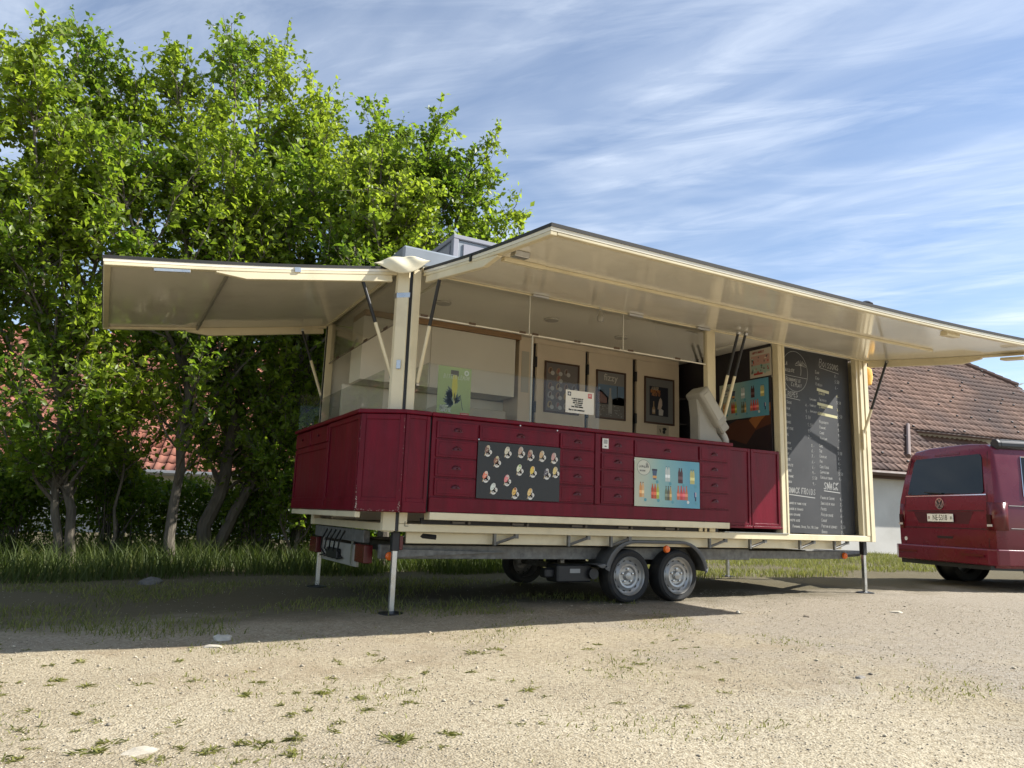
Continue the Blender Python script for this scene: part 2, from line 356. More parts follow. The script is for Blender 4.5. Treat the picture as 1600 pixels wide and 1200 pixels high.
base = gmix(grain.outputs['Fac'], .32, .57, (.19, .145, .085), base)
vo = gn(95, 0, typ='ShaderNodeTexVoronoi'); base = gmix(vo.outputs['Distance'], .03, .28, (.53, .46, .33), base)
# soil and moss where grass grows: behind y ~ -0.4 left of the wheels and the strip behind
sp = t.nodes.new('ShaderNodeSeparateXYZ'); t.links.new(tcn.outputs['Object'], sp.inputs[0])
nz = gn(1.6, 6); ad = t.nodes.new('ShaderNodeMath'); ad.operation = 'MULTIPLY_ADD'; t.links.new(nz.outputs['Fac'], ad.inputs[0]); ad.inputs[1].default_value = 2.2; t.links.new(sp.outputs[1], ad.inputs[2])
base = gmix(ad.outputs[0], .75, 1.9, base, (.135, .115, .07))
t.links.new(base, b.inputs['Base Color'])
bn = t.nodes.new('ShaderNodeBump'); bn.inputs['Strength'].default_value = .7; bn.inputs['Distance'].default_value = .012
t.links.new(grain.outputs['Fac'], bn.inputs['Height'])
bn2 = t.nodes.new('ShaderNodeBump'); bn2.inputs['Strength'].default_value = .6; bn2.inputs['Distance'].default_value = .008
t.links.new(vo.outputs['Distance'], bn2.inputs['Height']); bn2.invert = True; t.links.new(bn.outputs[0], bn2.inputs['Normal']); t.links.new(bn2.outputs[0], b.inputs['Normal'])
g = npmesh('ground', np.stack([GX, GY, GZ], -1).reshape(-1, 3), F, gm, smooth=True); tag(g, 'dry beige gravel yard with sparse weeds', kind='structure')

# pebbles, too many to count
PEB = tint_mat('pebble_stone', (.17, .15, .12), (.58, .50, .37), .9)
def pebbles(n, seed):
    r = np.random.default_rng(seed); out = []; tv = []
    # density concentrated towards the camera and to the right
    d = r.uniform(.02, 1, n)**.7*8+1.6; a = r.uniform(-.72, .78, n)+YAW
    x = -2.2144+d*np.sin(a); y = -6.0162+d*np.cos(a)
    keep = (y < -.2+.35*(x-1)*(x > 1)) | (r.uniform(0, 1, n) < .12); x, y, d = x[keep], y[keep], d[keep]; n = len(x)
    big = r.uniform(0, 1, n); s = np.where(big > .994, r.uniform(.008, .018, n), r.uniform(.002, .0065, n)*r.uniform(.6, 1.3, n))
    P = np.array([[1, 0, 0], [-1, 0, 0], [0, 1, 0], [0, -1, 0], [0, 0, 1], [0, 0, -1]], float)
    V = P[None]*r.uniform(.55, 1.25, (n, 6, 1))*s[:, None, None]*np.array([1, 1, .5])
    th = r.uniform(0, 6.28, n); c, q = np.cos(th), np.sin(th)
    V = np.stack([V[..., 0]*c[:, None]-V[..., 1]*q[:, None], V[..., 0]*q[:, None]+V[..., 1]*c[:, None], V[..., 2]], -1)
    V = V+np.stack([x, y, gz(x, y)+s*.22], -1)[:, None]
    f = np.array([[0, 2, 4], [2, 1, 4], [1, 3, 4], [3, 0, 4], [2, 0, 5], [1, 2, 5], [3, 1, 5], [0, 3, 5]])
    Fc = (f[None]+6*np.arange(n)[:, None, None]).reshape(-1, 3)
    return V.reshape(-1, 3), Fc, np.repeat(np.clip(r.normal(.62, .28, n), 0, 1), 6)
V, F, T = pebbles(52000, 11)
tag(npmesh('gravel', V, F, PEB, tint=T), 'loose beige and grey gravel scattered over the yard', kind='stuff', cat='gravel')

# ------------------------------------------------------------------ food trailer
L, W = 6.25, 2.5
ZF, ZT = .655, 2.97
TR = thing('food_trailer', 'cream and dark red snack trailer with raised flaps and drawer-front counter', 'trailer', (3.0, 1.2, 0))
def part(name, mb, m, bevel=.004, smooth=False, parent=None): return mb.build(name, m, parent or TR, bevel, smooth)
# floor frame
part('frame_rail', MB().box(.012, L, 0, .06, ZF, .722), CREAM)
part('frame_rail', MB().box(-.105, -.045, .10, W, ZF, .722), CREAM)
part('frame_rail', MB().box(-.04, L, W-.06, W, ZF, .722), CREAM)
part('frame_rail', MB().box(L-.06, L-.001, .064, W-.064, ZF, .722), CREAM)
part('floor', MB().box(-.04, L-.064, .064, W-.064, .675, .715), mat('floor_lino', (.3, .27, .22), .6), 0)
part('side_skirt', MB().box(.12, L-.5, .10, .125, .555, .652), CREAM)
part('chassis_beam', MB().box(-.05, 4.35, .25, .32, .415, .535), GALV)
part('chassis_beam', MB().box(4.352, 6.02, .26, .31, .43, .52), GALV)
part('chassis_beam', MB().box(-.05, 6.02, 2.1, 2.17, .415, .535), GALV)
for x in (.3, 1.6, 3.9, 5.3): part('cross_member', MB().box(x, x+.08, .322, 2.098, .43, .53), GALV)
for x in (.95, 1.75, 2.25, 3.55, 4.15, 4.95, 5.55):      # folded step brackets under the rail
    m = MB(); m.tube([(x, .05, .56), (x+.22, .03, .635)], .014, 6); m.box(x-.012, x+.012, .03, .06, .55, .654); m.box(x+.2, x+.235, .015, .05, .615, .653)
    part('step_bracket', m, GALV, 0)
# under-frame gap below the counter: dark strip put in for its shade
part('gap_shade', MB().box(.21, 3.64, .005, .03, .724, .775), DARK, 0)
# corner posts
m = MB().prism([(-.018, -.002), (-.105, .075), (-.115, .125), (-.06, .125), (-.018, .06)], ZF-.005, ZT)
pl = part('corner_post', m, CREAM, .012)
m = MB(); m.prism([(-.016, -.006), (-.11, .076), (-.12, .128), (-.112, .13), (-.104, .083), (-.012, .002)], 2.70, 2.745); part('post_clamp', m, STEEL, 0, parent=pl)
m = MB().box(-.075, -.045, .005, .03, 2.12, 2.2); m = MB().obox((-.065, .035, 0), (.75, -.66, 0), (.66, .75, 0), (0, 0, 1), -.02, .02, -.012, -.002, 2.05, 2.13); part('latch', m, STEEL, .002, parent=pl)
part('post_seal', MB().box(-.017, .011, .012, .06, ZF, ZT), BLACK, 0)
part('corner_post', MB().box(.012, .085, -.002, .06, .724, ZT), CREAM)
part('corner_angle', MB().box(.062, .066, -.006, -.003, .7, .742).box(.0662, .095, -.006, -.003, .7, .704), BLACK, 0)
m = MB().box(-.115, -.03, W-.11, W, ZF-.003, ZT); pb = part('corner_post', m, CREAM)
part('post_seal', MB().box(-.125, -.116, W-.09, W-.06, .9, ZT), BLACK, 0)
part('centre_post', MB().box(3.515, 3.60, 0, .07, .724, ZT).box(3.602, 3.645, .012, .07, .724, ZT), CREAM)
part('door_post', MB().box(4.63, 4.70, .0, .09, .724, ZT).box(4.702, 4.735, -.008, .05, .724, ZT), CREAM)
m = MB().box(6.055, 6.10, .012, .08, .724, ZT).box(6.103, 6.165, -.004, .08, .724, ZT).box(6.17, 6.175, .01, .08, .70, ZT).box(6.178, 6.25, -.012, .1, ZF-.004, ZT)
part('corner_post', m, CREAM)
part('corner_post', MB().box(L-.08, L-.003, W-.1, W-.002, .724, ZT), CREAM)
part('hinge_rail', MB().box(.09, L, -.014, .04, ZT+.002, 3.0), CREAM); part('hinge_rail', MB().box(-.115, -.06, .13, W, ZT+.002, 3.0), CREAM)
# shell
part('roof', MB().box(-.1, L-.002, .0, W, 3.005, 3.18), GREYR, .02)
part('ceiling', MB().box(-.05, L-.06, .05, W-.06, 2.965, 2.998), CEIL, 0)
part('back_wall', MB().box(-.02, L-.09, W-.05, W-.005, .724, 2.96), INNER, 0)
part('end_wall', MB().box(L-.05, L-.005, .105, W-.11, .724, 2.96), CREAM, 0)
for x, y in ((.65, .8), (1.9, .7), (3.0, .9)): part('ceiling_spot', MB().lathe([(.0, 0), (.075, 0), (.08, .012), (.08, .02)], (x, y, 2.944), (0, 0, 1), 20), mat('spot_ring', (.42, .39, .33), .4), 0, True)
part('ceiling_rail', MB().box(.32, .37, .2, 1.4, 2.94, 2.963), INNER, 0)
# roof hatch
hb = part('roof_hatch', MB().box(.66, 1.5, .62, 1.4, 3.182, 3.60), GREYR, .01)
m = MB().box(.64, 1.52, .60, 1.42, 3.60, 3.645).box(.64, .70, .60, .66, 3.19, 3.598).box(1.46, 1.52, .6, .66, 3.19, 3.598); part('hatch_frame', m, mat('hatch_frame', (.3, .3, .33), .4), .006, parent=hb)
part('hatch_pane', MB().box(.76, 1.42, .606, .616, 3.26, 3.56).box(.646, .656, .72, 1.36, 3.26, 3.56), mat('hatch_pane', (.34, .33, .36), .25), 0, parent=hb)
# fabric cap on the corner
V = []; nu, nv = 17, 9
tl, tr_, tp, bt = Vector((-.335, .085, 2.985)), Vector((.115, -.13, 3.03)), Vector((-.105, .0, 3.07)), Vector((-.10, -.075, 2.885))
for j in range(nv):
    k = j/(nv-1)
    for i in range(nu):
        q = i/(nu-1); mid = bt.lerp(tp, k); b0 = 2*q*(1-q); lin = tl.lerp(tr_, q); pnt = lin+(mid-(tl+tr_)*.5)*(math.sin(math.pi*q)**1.25)
        bul = math.sin(math.pi*q)*math.sin(math.pi*k); pnt += Vector((-.025, -.02, 0))*bul+Vector((-.012, -.012, .004))*math.sin(q*14+k*4)*math.sin(math.pi*q)*(.3+.7*k)
        V.append(tuple(pnt))
m = MB(); m.add(V, [(j*nu+i, j*nu+i+1, (j+1)*nu+i+1, (j+1)*nu+i) for j in range(nv-1) for i in range(nu-1)])
cap = m.build('corner_cover', mat('cream_fabric', (.74, .66, .46), .8, var=.06, vscale=9, bump=.1, bscale=300), TR, 0, True)
sm = cap.modifiers.new('s', 'SUBSURF'); sm.levels = sm.render_levels = 1; so_ = cap.modifiers.new('t', 'SOLIDIFY'); so_.thickness = .006

# ---- flaps
SEAL = mat('flap_seal', (.02, .018, .016), .6)
def flap(name, hinge, along, out, length, a_off, bow):
    """hinge: point on hinge line, along: unit along hinge, out: unit outward with slope; panel + frame pieces"""
    H, A, O = Vector(hinge), Vector(along), Vector(out); wd = O.length; O = O.normalized(); Nn = A.cross(O).normalized()
    if Nn.z < 0: Nn = -Nn
    def P(a, s, h):
        sag = -.018*math.sin(math.pi*s/wd)+bow*(max(0, a/length-.45)/.55)**2*(s/wd)
        return H+A*a+O*s+Nn*h+Vector((0, 0, sag))
    def slab(a0, a1, s0, s1, h0, h1, na=12, ns=8):
        mb = MB(); vs = []
        for h in (h0, h1):
            for i in range(na+1):
                for j in range(ns+1): vs.append(P(a0+(a1-a0)*i/na, s0+(s1-s0)*j/ns, h))
        n1 = (na+1)*(ns+1); q = lambda k, i, j: k*n1+i*(ns+1)+j; fs = []
        for i in range(na):
            for j in range(ns): fs += [(q(0, i, j), q(0, i+1, j), q(0, i+1, j+1), q(0, i, j+1)), (q(1, i, j), q(1, i, j+1), q(1, i+1, j+1), q(1, i+1, j))]
        for i in range(na): fs += [(q(0, i, 0), q(1, i, 0), q(1, i+1, 0), q(0, i+1, 0)), (q(0, i, ns), q(0, i+1, ns), q(1, i+1, ns), q(1, i, ns))]
        for j in range(ns): fs += [(q(0, 0, j), q(0, 0, j+1), q(1, 0, j+1), q(1, 0, j)), (q(0, na, j), q(1, na, j), q(1, na, j+1), q(0, na, j+1))]
        return mb.add(vs, fs)
    root = slab(0, length, .0, wd, -.03, -.006).build(name, CREAMG, TR, 0, True)
    slab(-.004, length+.004, .0, wd+.006, -.0058, .018).build('top_skin', SEAL, root)
    slab(.0, .05, .0, wd-.002, -.058, -.031, 2, 8).build('edge_frame', CREAM, root, .004)
    slab(length-.05, length, .0, wd-.002, -.058, -.031, 2, 8).build('edge_frame', CREAM, root, .004)
    slab(.052, length-.052, wd-.05, wd-.002, -.052, -.031, 12, 1).build('edge_frame', CREAM, root, .004)
    slab(.052, length-.052, .0, .03, -.045, -.031, 12, 1).build('edge_frame', CREAM, root, .003)
    for a0, a1 in ((.004, .046), (length-.046, length-.004)):       # tapered stiffeners that carry the struts
        mb = MB(); pts = []
        prof = [(.05, -.06), (.05, -.12), (wd*.56, -.12), (wd*.66, -.072), (wd*.66, -.06)]
        vs = [P(a, s, h) for a in (a0, a1) for s, h in prof]; n = len(prof)
        mb.add(vs, [tuple(range(n)), tuple(range(2*n-1, n-1, -1))]+[(i, (i+1) % n, n+(i+1) % n, n+i) for i in range(n)]).build('stiffener', CREAM, root, .004)
    return root, P, slab
ff, PF, slF = flap('front_flap', (.10, -.016, 2.975), (1, 0, 0), (0, -2.19, -.325), 6.15, .1, .075)
lf, PL, slL = flap('side_flap', (-.118, .09, 2.975), (0, 1, 0), (-2.29, 0, -.36), 2.41, .1, 0)
slF(.13, .49, 1.275, 1.335, -.062, -.031, 1, 1).build('rod_housing', CREAM, ff, .004)
slF(.49, 5.45, 1.288, 1.318, -.055, -.031, 14, 1).build('locking_rod', CREAM, ff, .003)
for a in (1.2, 2.36, 3.3): slF(a-.09, a+.09, .03, .07, -.055, -.032, 1, 1).build('catch', STEEL, ff, .003)
slF(.08, .2, 1.52, 1.6, -.075, -.032, 1, 1).build('catch', STEEL, ff, .004); slF(4.35, 4.55, 2.07, 2.14, -.08, -.032, 1, 1).build('catch', CREAM, ff, .004)
slF(6.0, 6.12, 1.72, 1.95, -.115, -.087, 1, 1).build('catch', CREAM, ff, .004); slF(-.012, -.003, 1.0, 1.03, -.05, .006, 1, 1).build('clip', BLACK, ff)
slL(.05, .075, .06, 2.2, -.1, -.086, 1, 2).build('locking_rod', CREAM, lf, .003) if False else None
m = MB(); m.tube([PL(.06, 1.42, -.05), PL(2.36, 1.42, -.05)], .016, 6); m.build('cross_brace', mat('brace_grey', (.25, .23, .19), .5), lf)
slL(-.014, -.002, 1.72, 1.98, -.09, -.065, 1, 1).build('catch', STEEL, lf, .003); slL(-.012, -.002, .86, .91, -.05, -.01, 1, 1).build('clip', STEEL, lf)
# gas struts: black upper sleeve, cream lower tube
def strut(a, b, k=.46):
    a, b = Vector(a), Vector(b); mid = a.lerp(b, k)
    o = MB().tube([mid, b], .0165, 10).build('gas_strut', CREAM, TR, 0, True); MB().tube([a, mid], .0155, 10).build('strut_sleeve', BLACK, o, 0, True)
    MB().lathe([(0, -.014), (.022, -.014), (.022, .014), (0, .014)], b, (1, 0, 0), 10).build('strut_joint', STEEL, o); MB().lathe([(0, -.014), (.02, -.014), (.02, .014), (0, .014)], a, (1, 0, 0), 10).build('strut_joint', STEEL, o)
strut((.13, -.335, 2.845), (.11, .02, 1.93)); strut((-.43, .12, 2.85), (-.085, .15, 2.0)); strut((-.40, 2.46, 2.85), (-.125, 2.44, 2.1))
strut((3.65, -.33, 2.865), (3.67, .05, 1.9)); strut((3.75, -.34, 2.865), (3.77, .05, 1.9)); strut((6.17, -.34, 2.87), (6.11, .02, 1.9), .6)
part('strut_bracket', MB().prism([(0, 0), (.05, .03), (.05, .2), (0, .26)], 0, .02, fr=((6.085, -.03, 1.78), (1, 0, 0), (0, 0, 1), (0, 1, 0))), CREAM)

# ---- counter
YC = -.13
part('counter_carcass', MB().box(.215, 3.70, YC, .10, .828, 1.638), RED, .003)
part('counter_top', MB().box(.198, 3.715, YC-.035, .30, 1.640, 1.676), RED, .006)
part('plinth', MB().box(.215, 3.655, YC-.018, YC-.002, .83, .952), RED)
part('bottom_rail', MB().box(.225, 3.66, YC-.02, -.02, .762, .825), CREAM)
part('counter_frame', MB().box(1.916, 1.978, YC-.014, YC-.001, .955, 1.637), RED)
HAND = mat('cup_handle', (.10, .022, .03), .35, metal=.3)
def drawer(x0, x1, z0, z1, dy=.015):
    m = MB().box(x0+.006, x1-.006, YC-dy, YC-.002, z0+.006, z1-.006)
    m.box(x0+.028, x1-.028, YC-dy-.0035, YC-dy-.0005, z0+.024, z1-.024)
    d = part('drawer', m, RED, .003)
    cx, cz = (x0+x1)/2, (z0+z1)/2+.005; h = MB(); vs = []; nu, nv = 9, 5
    for j in range(nv):
        ph = math.pi/2*j/(nv-1)
        for i in range(nu):
            th = math.pi*i/(nu-1); vs.append((cx+.042*math.cos(th)*math.cos(ph*.85), YC-dy-.004-.024*math.sin(ph), cz-.012+.03*math.sin(th)*math.cos(ph*.8)))
    h.add(vs, [(j*nu+i, j*nu+i+1, (j+1)*nu+i+1, (j+1)*nu+i) for j in range(nv-1) for i in range(nu-1)])
    h.box(cx-.046, cx+.046, YC-dy-.006, YC-dy-.003, cz-.018, cz-.010)
    h.build('cup_handle', HAND, d, 0, True)
for x0, x1 in ((.25, .648), (1.508, 1.908), (1.985, 2.378), (3.243, 3.66)):
    for z0, z1 in ((1.457, 1.61), (1.292, 1.453), (1.126, 1.288), (.962, 1.122)): drawer(x0, x1, z0, z1)
drawer(.66, 1.50, 1.462, 1.61); drawer(2.388, 3.232, 1.44, 1.61)
part('recess_panel', MB().box(.662, 1.50, YC-.010, YC-.002, .957, 1.455).box(2.39, 3.23, YC-.010, YC-.002, .957, 1.435), RED)
# corner unit of the counter: footprint with chamfer
foot = [(.195, YC), (-.03, YC), (-.345, .10), (-.345, 2.46), (-.12, 2.46), (-.12, .16), (.02, -.012), (.195, -.012)]
part('corner_counter', MB().prism(foot, .815, 1.638), RED, .004)
ftop = [(.194, YC-.035), (-.04, YC-.035), (-.378, .085), (-.378, 2.475), (-.121, 2.475), (-.121, .17), (.015, -.014), (.194, -.014)]
part('counter_top', MB().prism(ftop, 1.640, 1.676), RED, .006)
part('bottom_rail', MB().box(-.345, -.30, .10, 2.46, .762, .812), CREAM)
part('counter_gap', MB().box(.196, .2135, YC+.02, .0, .83, 1.638), BLACK, 0)
def framed_panel(o, eu, wd, z0, z1, nrm, base=.115, st=.045):
    fr = (o, eu, (0, 0, 1), nrm); m = MB()
    O, U, Nv = Vector(o), Vector(eu).normalized(), Vector(nrm).normalized()
    q = lambda a0, a1, b0, b1, t0=0.001, t1=.011: m.obox(O, U, (0, 0, 1), Nv, a0, a1, b0, b1, t0, t1)
    q(0, st, z0, z1); q(wd-st, wd, z0, z1); q(st+.0005, wd-st-.0005, z1-st, z1); q(st+.0005, wd-st-.0005, z0, z0+base)
    q(.004, wd-.004, z0+.004, z0+base-.03, .0115, .016)
    return part('panel_frame', m, RED, .003)
ch = Vector((-.03, YC, 0))-Vector((-.345, .10, 0)); cw = ch.length; chn = Vector((ch.y, -ch.x, 0)).normalized()
framed_panel((-.345, .10, 0), ch, cw, .818, 1.636, chn)
framed_panel((-.026, YC, 0), (1, 0, 0), .218, .818, 1.636, (0, -1, 0), st=.03)
framed_panel((-.345, 1.10, 0), (0, -1, 0), .995, .818, 1.636, (-1, 0, 0))
framed_panel((-.345, 2.455, 0), (0, -1, 0), 1.35, .818, 1.45, (-1, 0, 0))
for y0, y1 in ((1.12, 1.76), (1.80, 2.44)):
    d = part('drawer', MB().box(-.360, -.346, y0, y1, 1.47, 1.625), RED, .003); part('knob', MB().lathe([(0, .02), (.014, .016), (.01, .004), (.008, 0)], (-.361, (y0+y1)/2, 1.55), (-1, 0, 0), 10), HAND, 0, True, d)
rc = random.Random(4); pc = []
def chips(o, eu, nrm, spots):
    U, Nv = Vector(eu).normalized(), Vector(nrm).normalized(); m = MB()
    for u, z, s_ in spots:
        k = rc.randint(4, 6); pts = [Vector(o)+U*(u+s_*rc.uniform(.4, 1)*math.cos(6.28*i/k))+Vector((0, 0, z+s_*rc.uniform(.3, 1)*math.sin(6.28*i/k)))+Nv*.0166 for i in range(k)]; m.add(pts, [tuple(range(k))])
    o_ = m.build('paint_chips', mat('chipped_paint', (.50, .40, .33), .8), TR); o_['kind'] = 'stuff'
sp_ = [(rc.choice([.006, .012, cw-.012, cw-.02])+rc.gauss(0, .004), .82+abs(rc.gauss(0, .07)), rc.uniform(.002, .007)) for _ in range(46)]+[(rc.uniform(0, cw), .822+abs(rc.gauss(0, .006)), rc.uniform(.0015, .005)) for _ in range(34)]+[(rc.choice([.003, cw-.004]), rc.uniform(.85, 1.6), rc.uniform(.0015, .004)) for _ in range(40)]
chips((-.345, .10, 0), ch, chn, sp_)
# right low cupboards
for x0, x1 in ((3.72, 4.135), (4.145, 4.60)):
    d = part('cupboard_door', MB().box(x0, x1, .01, .03, .775, 1.655), RED, .003)
    m = MB().box(x0+.002, x0+.035, -.002, .009, .775, 1.655).box(x1-.035, x1-.002, -.002, .009, .775, 1.655).box(x0+.036, x1-.036, -.002, .009, 1.62, 1.655).box(x0+.036, x1-.036, -.002, .009, .80, .83)
    part('panel_frame', m, RED, .003, parent=d); part('door_sill', MB().box(x0, x1, -.022, .009, .772, .799), RED, .004, parent=d)
part('cupboard_side', MB().box(3.70, 3.72, .03, .5, .775, 1.65).box(4.60, 4.625, .03, .5, .775, 1.65), RED, 0)
part('tread_plate', MB().box(3.72, 4.72, -.012, .3, .7235, .729), STEEL, 0)
part('block', MB().box(3.36, 3.41, -.01, .03, .724, .765).box(3.44, 3.47, -.01, .03, .724, .765), CREAM)
for x in (.5, 1.1, 1.75, 2.3, 2.9): part('clamp', MB().box(x, x+.12, -.012, .004, .733, .752).lathe([(0, 0), (.014, 0), (.014, .02), (0, .02)], (x+.16, -.02, .742), (0, 1, 0), 10), mat('clamp_metal', (.12, .11, .1), .5, .4), 0)
for x, z in ((.655, 1.475), (1.06, 1.632), (1.46, 1.62), (2.385, 1.41)): part('screw', MB().lathe([(0, -.006), (.007, -.005), (.008, 0)], (x, YC-.018 if z < 1.6 else YC-.038, z), (0, 1, 0), 8), STEEL, 0)

# ---- glass
part('sneeze_guard', MB().box(.20, 2.06, .0, .006, 1.677, 2.135), GLASS, 0)
part('sneeze_guard', MB().box(.20, .206, .008, .34, 1.677, 2.135), GLASS, 0)
part('sneeze_guard', MB().box(-.140, -.134, .2, 2.38, 1.677, 2.06), GLASS, 0)
part('sneeze_guard', MB().box(-.36, -.05, 2.40, 2.406, 1.677, 2.10), GLASS, 0)
for x0, x1 in ((.095, 1.228), (1.24, 2.36), (2.372, 3.508)): part('header_pane', MB().box(x0, x1, .028, .032, 2.55, 2.965), PLEXI, 0)
for x in (1.229, 2.361): part('pane_joint', MB().box(x, x+.010, .022, .036, 2.548, 2.965), mat('clear_joint', (.62, .6, .52), .3), 0)
part('header_pane', MB().box(-.075, -.071, .13, W-.12, 2.485, 2.965), PLEXI, 0)
part('pane_edge', MB().box(.095, 3.508, .022, .027, 2.545, 2.558), INNER, 0); part('pane_edge', MB().box(-.083, -.077, .13, W-.12, 2.478, 2.490), mat('edge_dark', (.2, .17, .12), .5), 0)
CLIP = mat('clip_brown', (.10, .06, .035), .5)
for x in (.14, .62, 1.16, 1.3, 1.79, 2.28, 2.46, 3.1): part('pane_clip', MB().box(x-.035, x+.035, .016, .021, 2.552, 2.572), CLIP, 0)
for y in (.4, 1.0, 1.45, 2.0): part('pane_clip', MB().box(-.092, -.084, y-.05, y+.05, 2.475, 2.5), CLIP, 0)
part('glass_post', MB().box(1.262, 1.275, .01, .022, 1.677, 2.545), mat('clear_joint2', (.55, .54, .47), .3), 0)

# ---- interior
YB = 1.56
for x0, x1 in ((.05, .84), (.845, 1.93)): part('wall_cupboard', MB().box(x0, x1, YB, YB+.4, 2.20, 2.90), INNER, .003)
part('cornice', MB().box(.05, 1.99, YB-.03, YB+.4, 2.902, 2.962), WOOD, 0)
part('splash_wall', MB().box(-.02, 2.0, 1.95, 1.99, .724, 2.19), INNER, 0)
part('worktop', MB().box(-.02, 2.0, YB-.1, 1.948, 1.58, 1.62), INNER, 0)
part('cabinet_side', MB().box(1.995, 2.19, YB+.02, 1.95, .724, 2.96), DOORW, 0)
ov = part('oven', MB().box(.98, 1.82, YB-.02, YB+.36, 1.622, 2.02), mat('oven_cream', (.5, .44, .33), .35), .008)
m = MB()
for k in range(6):
    for xx in (1.12, 1.32, 1.52): m.box(xx, xx+.14, YB-.026, YB-.0205, 1.72+k*.03, 1.73+k*.03)
part('vent_slot', m, DARK, 0, parent=ov)
part('frieze', MB().box(2.192, 4.47, YB, YB+.05, 2.90, 2.962), DOORW, 0)
DX = ((2.225, 2.935), (2.985, 3.68), (3.745, 4.465))
for x0, x1 in DX:
    d = part('fridge_door', MB().box(x0, x1, YB-.015, YB+.03, 1.0, 2.895), DOORW, .004)
    for z in (2.60, 2.05): part('hinge', MB().box(x0-.035, x0-.003, YB-.03, YB-.002, z, z+.13), BLACK, .004, parent=d)
part('door_gap', MB().box(2.192, 4.47, YB+.032, YB+.06, .9, 2.898), DARK, 0)
part('wall_paper_list', MB().box(2.03, 2.13, YB+.012, YB+.0185, 2.28, 2.78), mat('list_paper', (.5, .47, .38), .6), 0)
part('shelf_niche', MB().box(4.475, 4.60, 2.0, 2.05, .724, 2.95), DARK, 0)
for z in (1.75, 2.1, 2.45): part('shelf', MB().box(4.475, 4.60, YB, 1.998, z, z+.02), mat('shelf_dark', (.05, .045, .045), .5), 0)
part('partition', MB().box(4.605, 4.628, .10, W-.06, .724, 2.96), mat('partition_dark', (.022, .018, .022), .5, var=.2), 0)
# desert picture on the lower partition
pr = Print((4.604, .95, 1.655), (0, -1, 0), (0, 0, 1)); pr.poly([(0, 0), (.84, 0), (.84, .6), (.66, .52), (.5, .42), (.3, .43), (.15, .38), (0, .4)], (.10, .028, .012)).up()
pr.poly([(.5, .41), (.66, .51), (.84, .6), (.84, .50), (.7, .40), (.6, .3)], (.36, .13, .035)).poly([(0, 0), (.84, 0), (.84, .34), (.6, .28), (.45, .12), (.2, .2), (0, .1)], (.022, .008, .012)); pr.build('landscape_print', TR)
part('ceiling_strip', MB().tube([(4.2, .1, 2.93), (4.22, .62, 2.92)], .012, 6), INNER, 0)
lb = part('lamp_holder', MB().box(1.98, 2.16, -.02, .02, 2.945, 2.968).tube([(2.02, -.03, 2.96), (2.02, -.05, 2.90)], .012, 8), STEEL, 0)
part('bulb', MB().lathe([(.010, .0), (.014, -.02), (.032, -.055), (.036, -.08), (.028, -.105), (.0, -.118)], (2.02, -.05, 2.90), (0, 0, 1), 14), mat('bulb_glass', (.35, .33, .28), .1), 0, True, lb)
part('warning_lamp', MB().lathe([(0, .03), (.07, .03), (.11, .0), (.12, -.1), (.10, -.2), (.0, -.21)], (6.34, .12, 2.86), (0, 0, 1), 18), mat('amber_cover', (.8, .42, .06), .4), 0, True)

# ---- running gear
def wheel(x, y, side):
    zc = .262; o = (x, y, zc); ax = (0, -side, 0)
    tyre = MB().lathe([(.185, -.17), (.235, -.185), (.258, -.172), (.265, -.14), (.265, -.04), (.258, -.012), (.238, .002), (.205, -.002), (.188, -.012), (.185, -.03)], o, ax, 44)
    w_ = thing_part('wheel', tyre, RUB)
    MB().lathe([(.186, -.16), (.186, -.02), (.193, -.004), (.188, .003), (.180, -.004), (.172, -.03), (.150, -.045), (.132, -.03), (.118, -.018), (.098, -.022), (.085, -.04), (.05, -.042), (.045, -.03), (.034, -.016), (.0, -.012)], o, ax, 44).build('rim', RIM, w_, 0, True)
    m = MB(); m2 = MB()
    for k in range(5):
        a = 2*math.pi*k/5+.3; m.lathe([(0, .0), (.011, -.002), (.013, -.03)], (x+.066*math.cos(a), y+side*.022, zc+.066*math.sin(a)), ax, 8)
    m.build('lug_nut', STEEL, w_, 0, True)
    for k in range(12):
        a = 2*math.pi*(k+.5)/12; m2.lathe([(0, .0), (.015, .0), (.015, -.004)], (x+.147*math.cos(a), y+side*.0405, zc+.147*math.sin(a)), ax, 8)
    m2.build('vent_hole', BLACK, w_, 0)
def thing_part(name, mb, m): return mb.build(name, m, TR, 0, True)
for x in (2.53, 3.17): wheel(x, .105, 1); wheel(x, 2.36, -1); part('axle', MB().tube([(x, .2, .262), (x, 2.26, .262)], .035, 8), GALV, 0)
# tandem fender
prof = [(2.09, .372), (2.17, .385)]
for k in range(10): a = math.pi*(.93-.43*k/9); prof.append((2.53+.35*math.cos(a), .262+.352*math.sin(a)))
for k in range(10): a = math.pi*(.5-.46*k/9); prof.append((3.17+.35*math.cos(a), .262+.352*math.sin(a)))
prof += [(3.53, .35)]
m = MB(); vs = []
for y, dz in ((.035, -.045), (.04, -.006), (.07, .0), (.30, .0)):
    for x, z in prof: vs.append((x+(2.85-x)*(.06 if dz < -.02 else 0), y, z+dz*.6))
n = len(prof); m.add(vs, [(j*n+i, j*n+i+1, (j+1)*n+i+1, (j+1)*n+i) for j in range(3) for i in range(n-1)])
fo = m.build('fender', FEND, TR, 0, True); fo.modifiers.new('t', 'SOLIDIFY').thickness = .006
part('wheel_well', MB().box(2.2, 3.5, .33, .36, .36, .55), BLACK, 0)
for x, y, z in ((2.95, .034, .535), (5.99, .245, .47), (.02, .2, .44)):
    d = part('marker_lamp', MB().lathe([(0, -.022), (.032, -.018), (.038, -.004), (.038, .008)], (x, y, z), (0, 1, 0), 16), ORANGE, 0, True)
mv = part('axle_mover', MB().box(1.72, 2.12, .18, .4, .20, .37).box(1.62, 1.73, .24, .36, .24, .33), BLACK, .015)
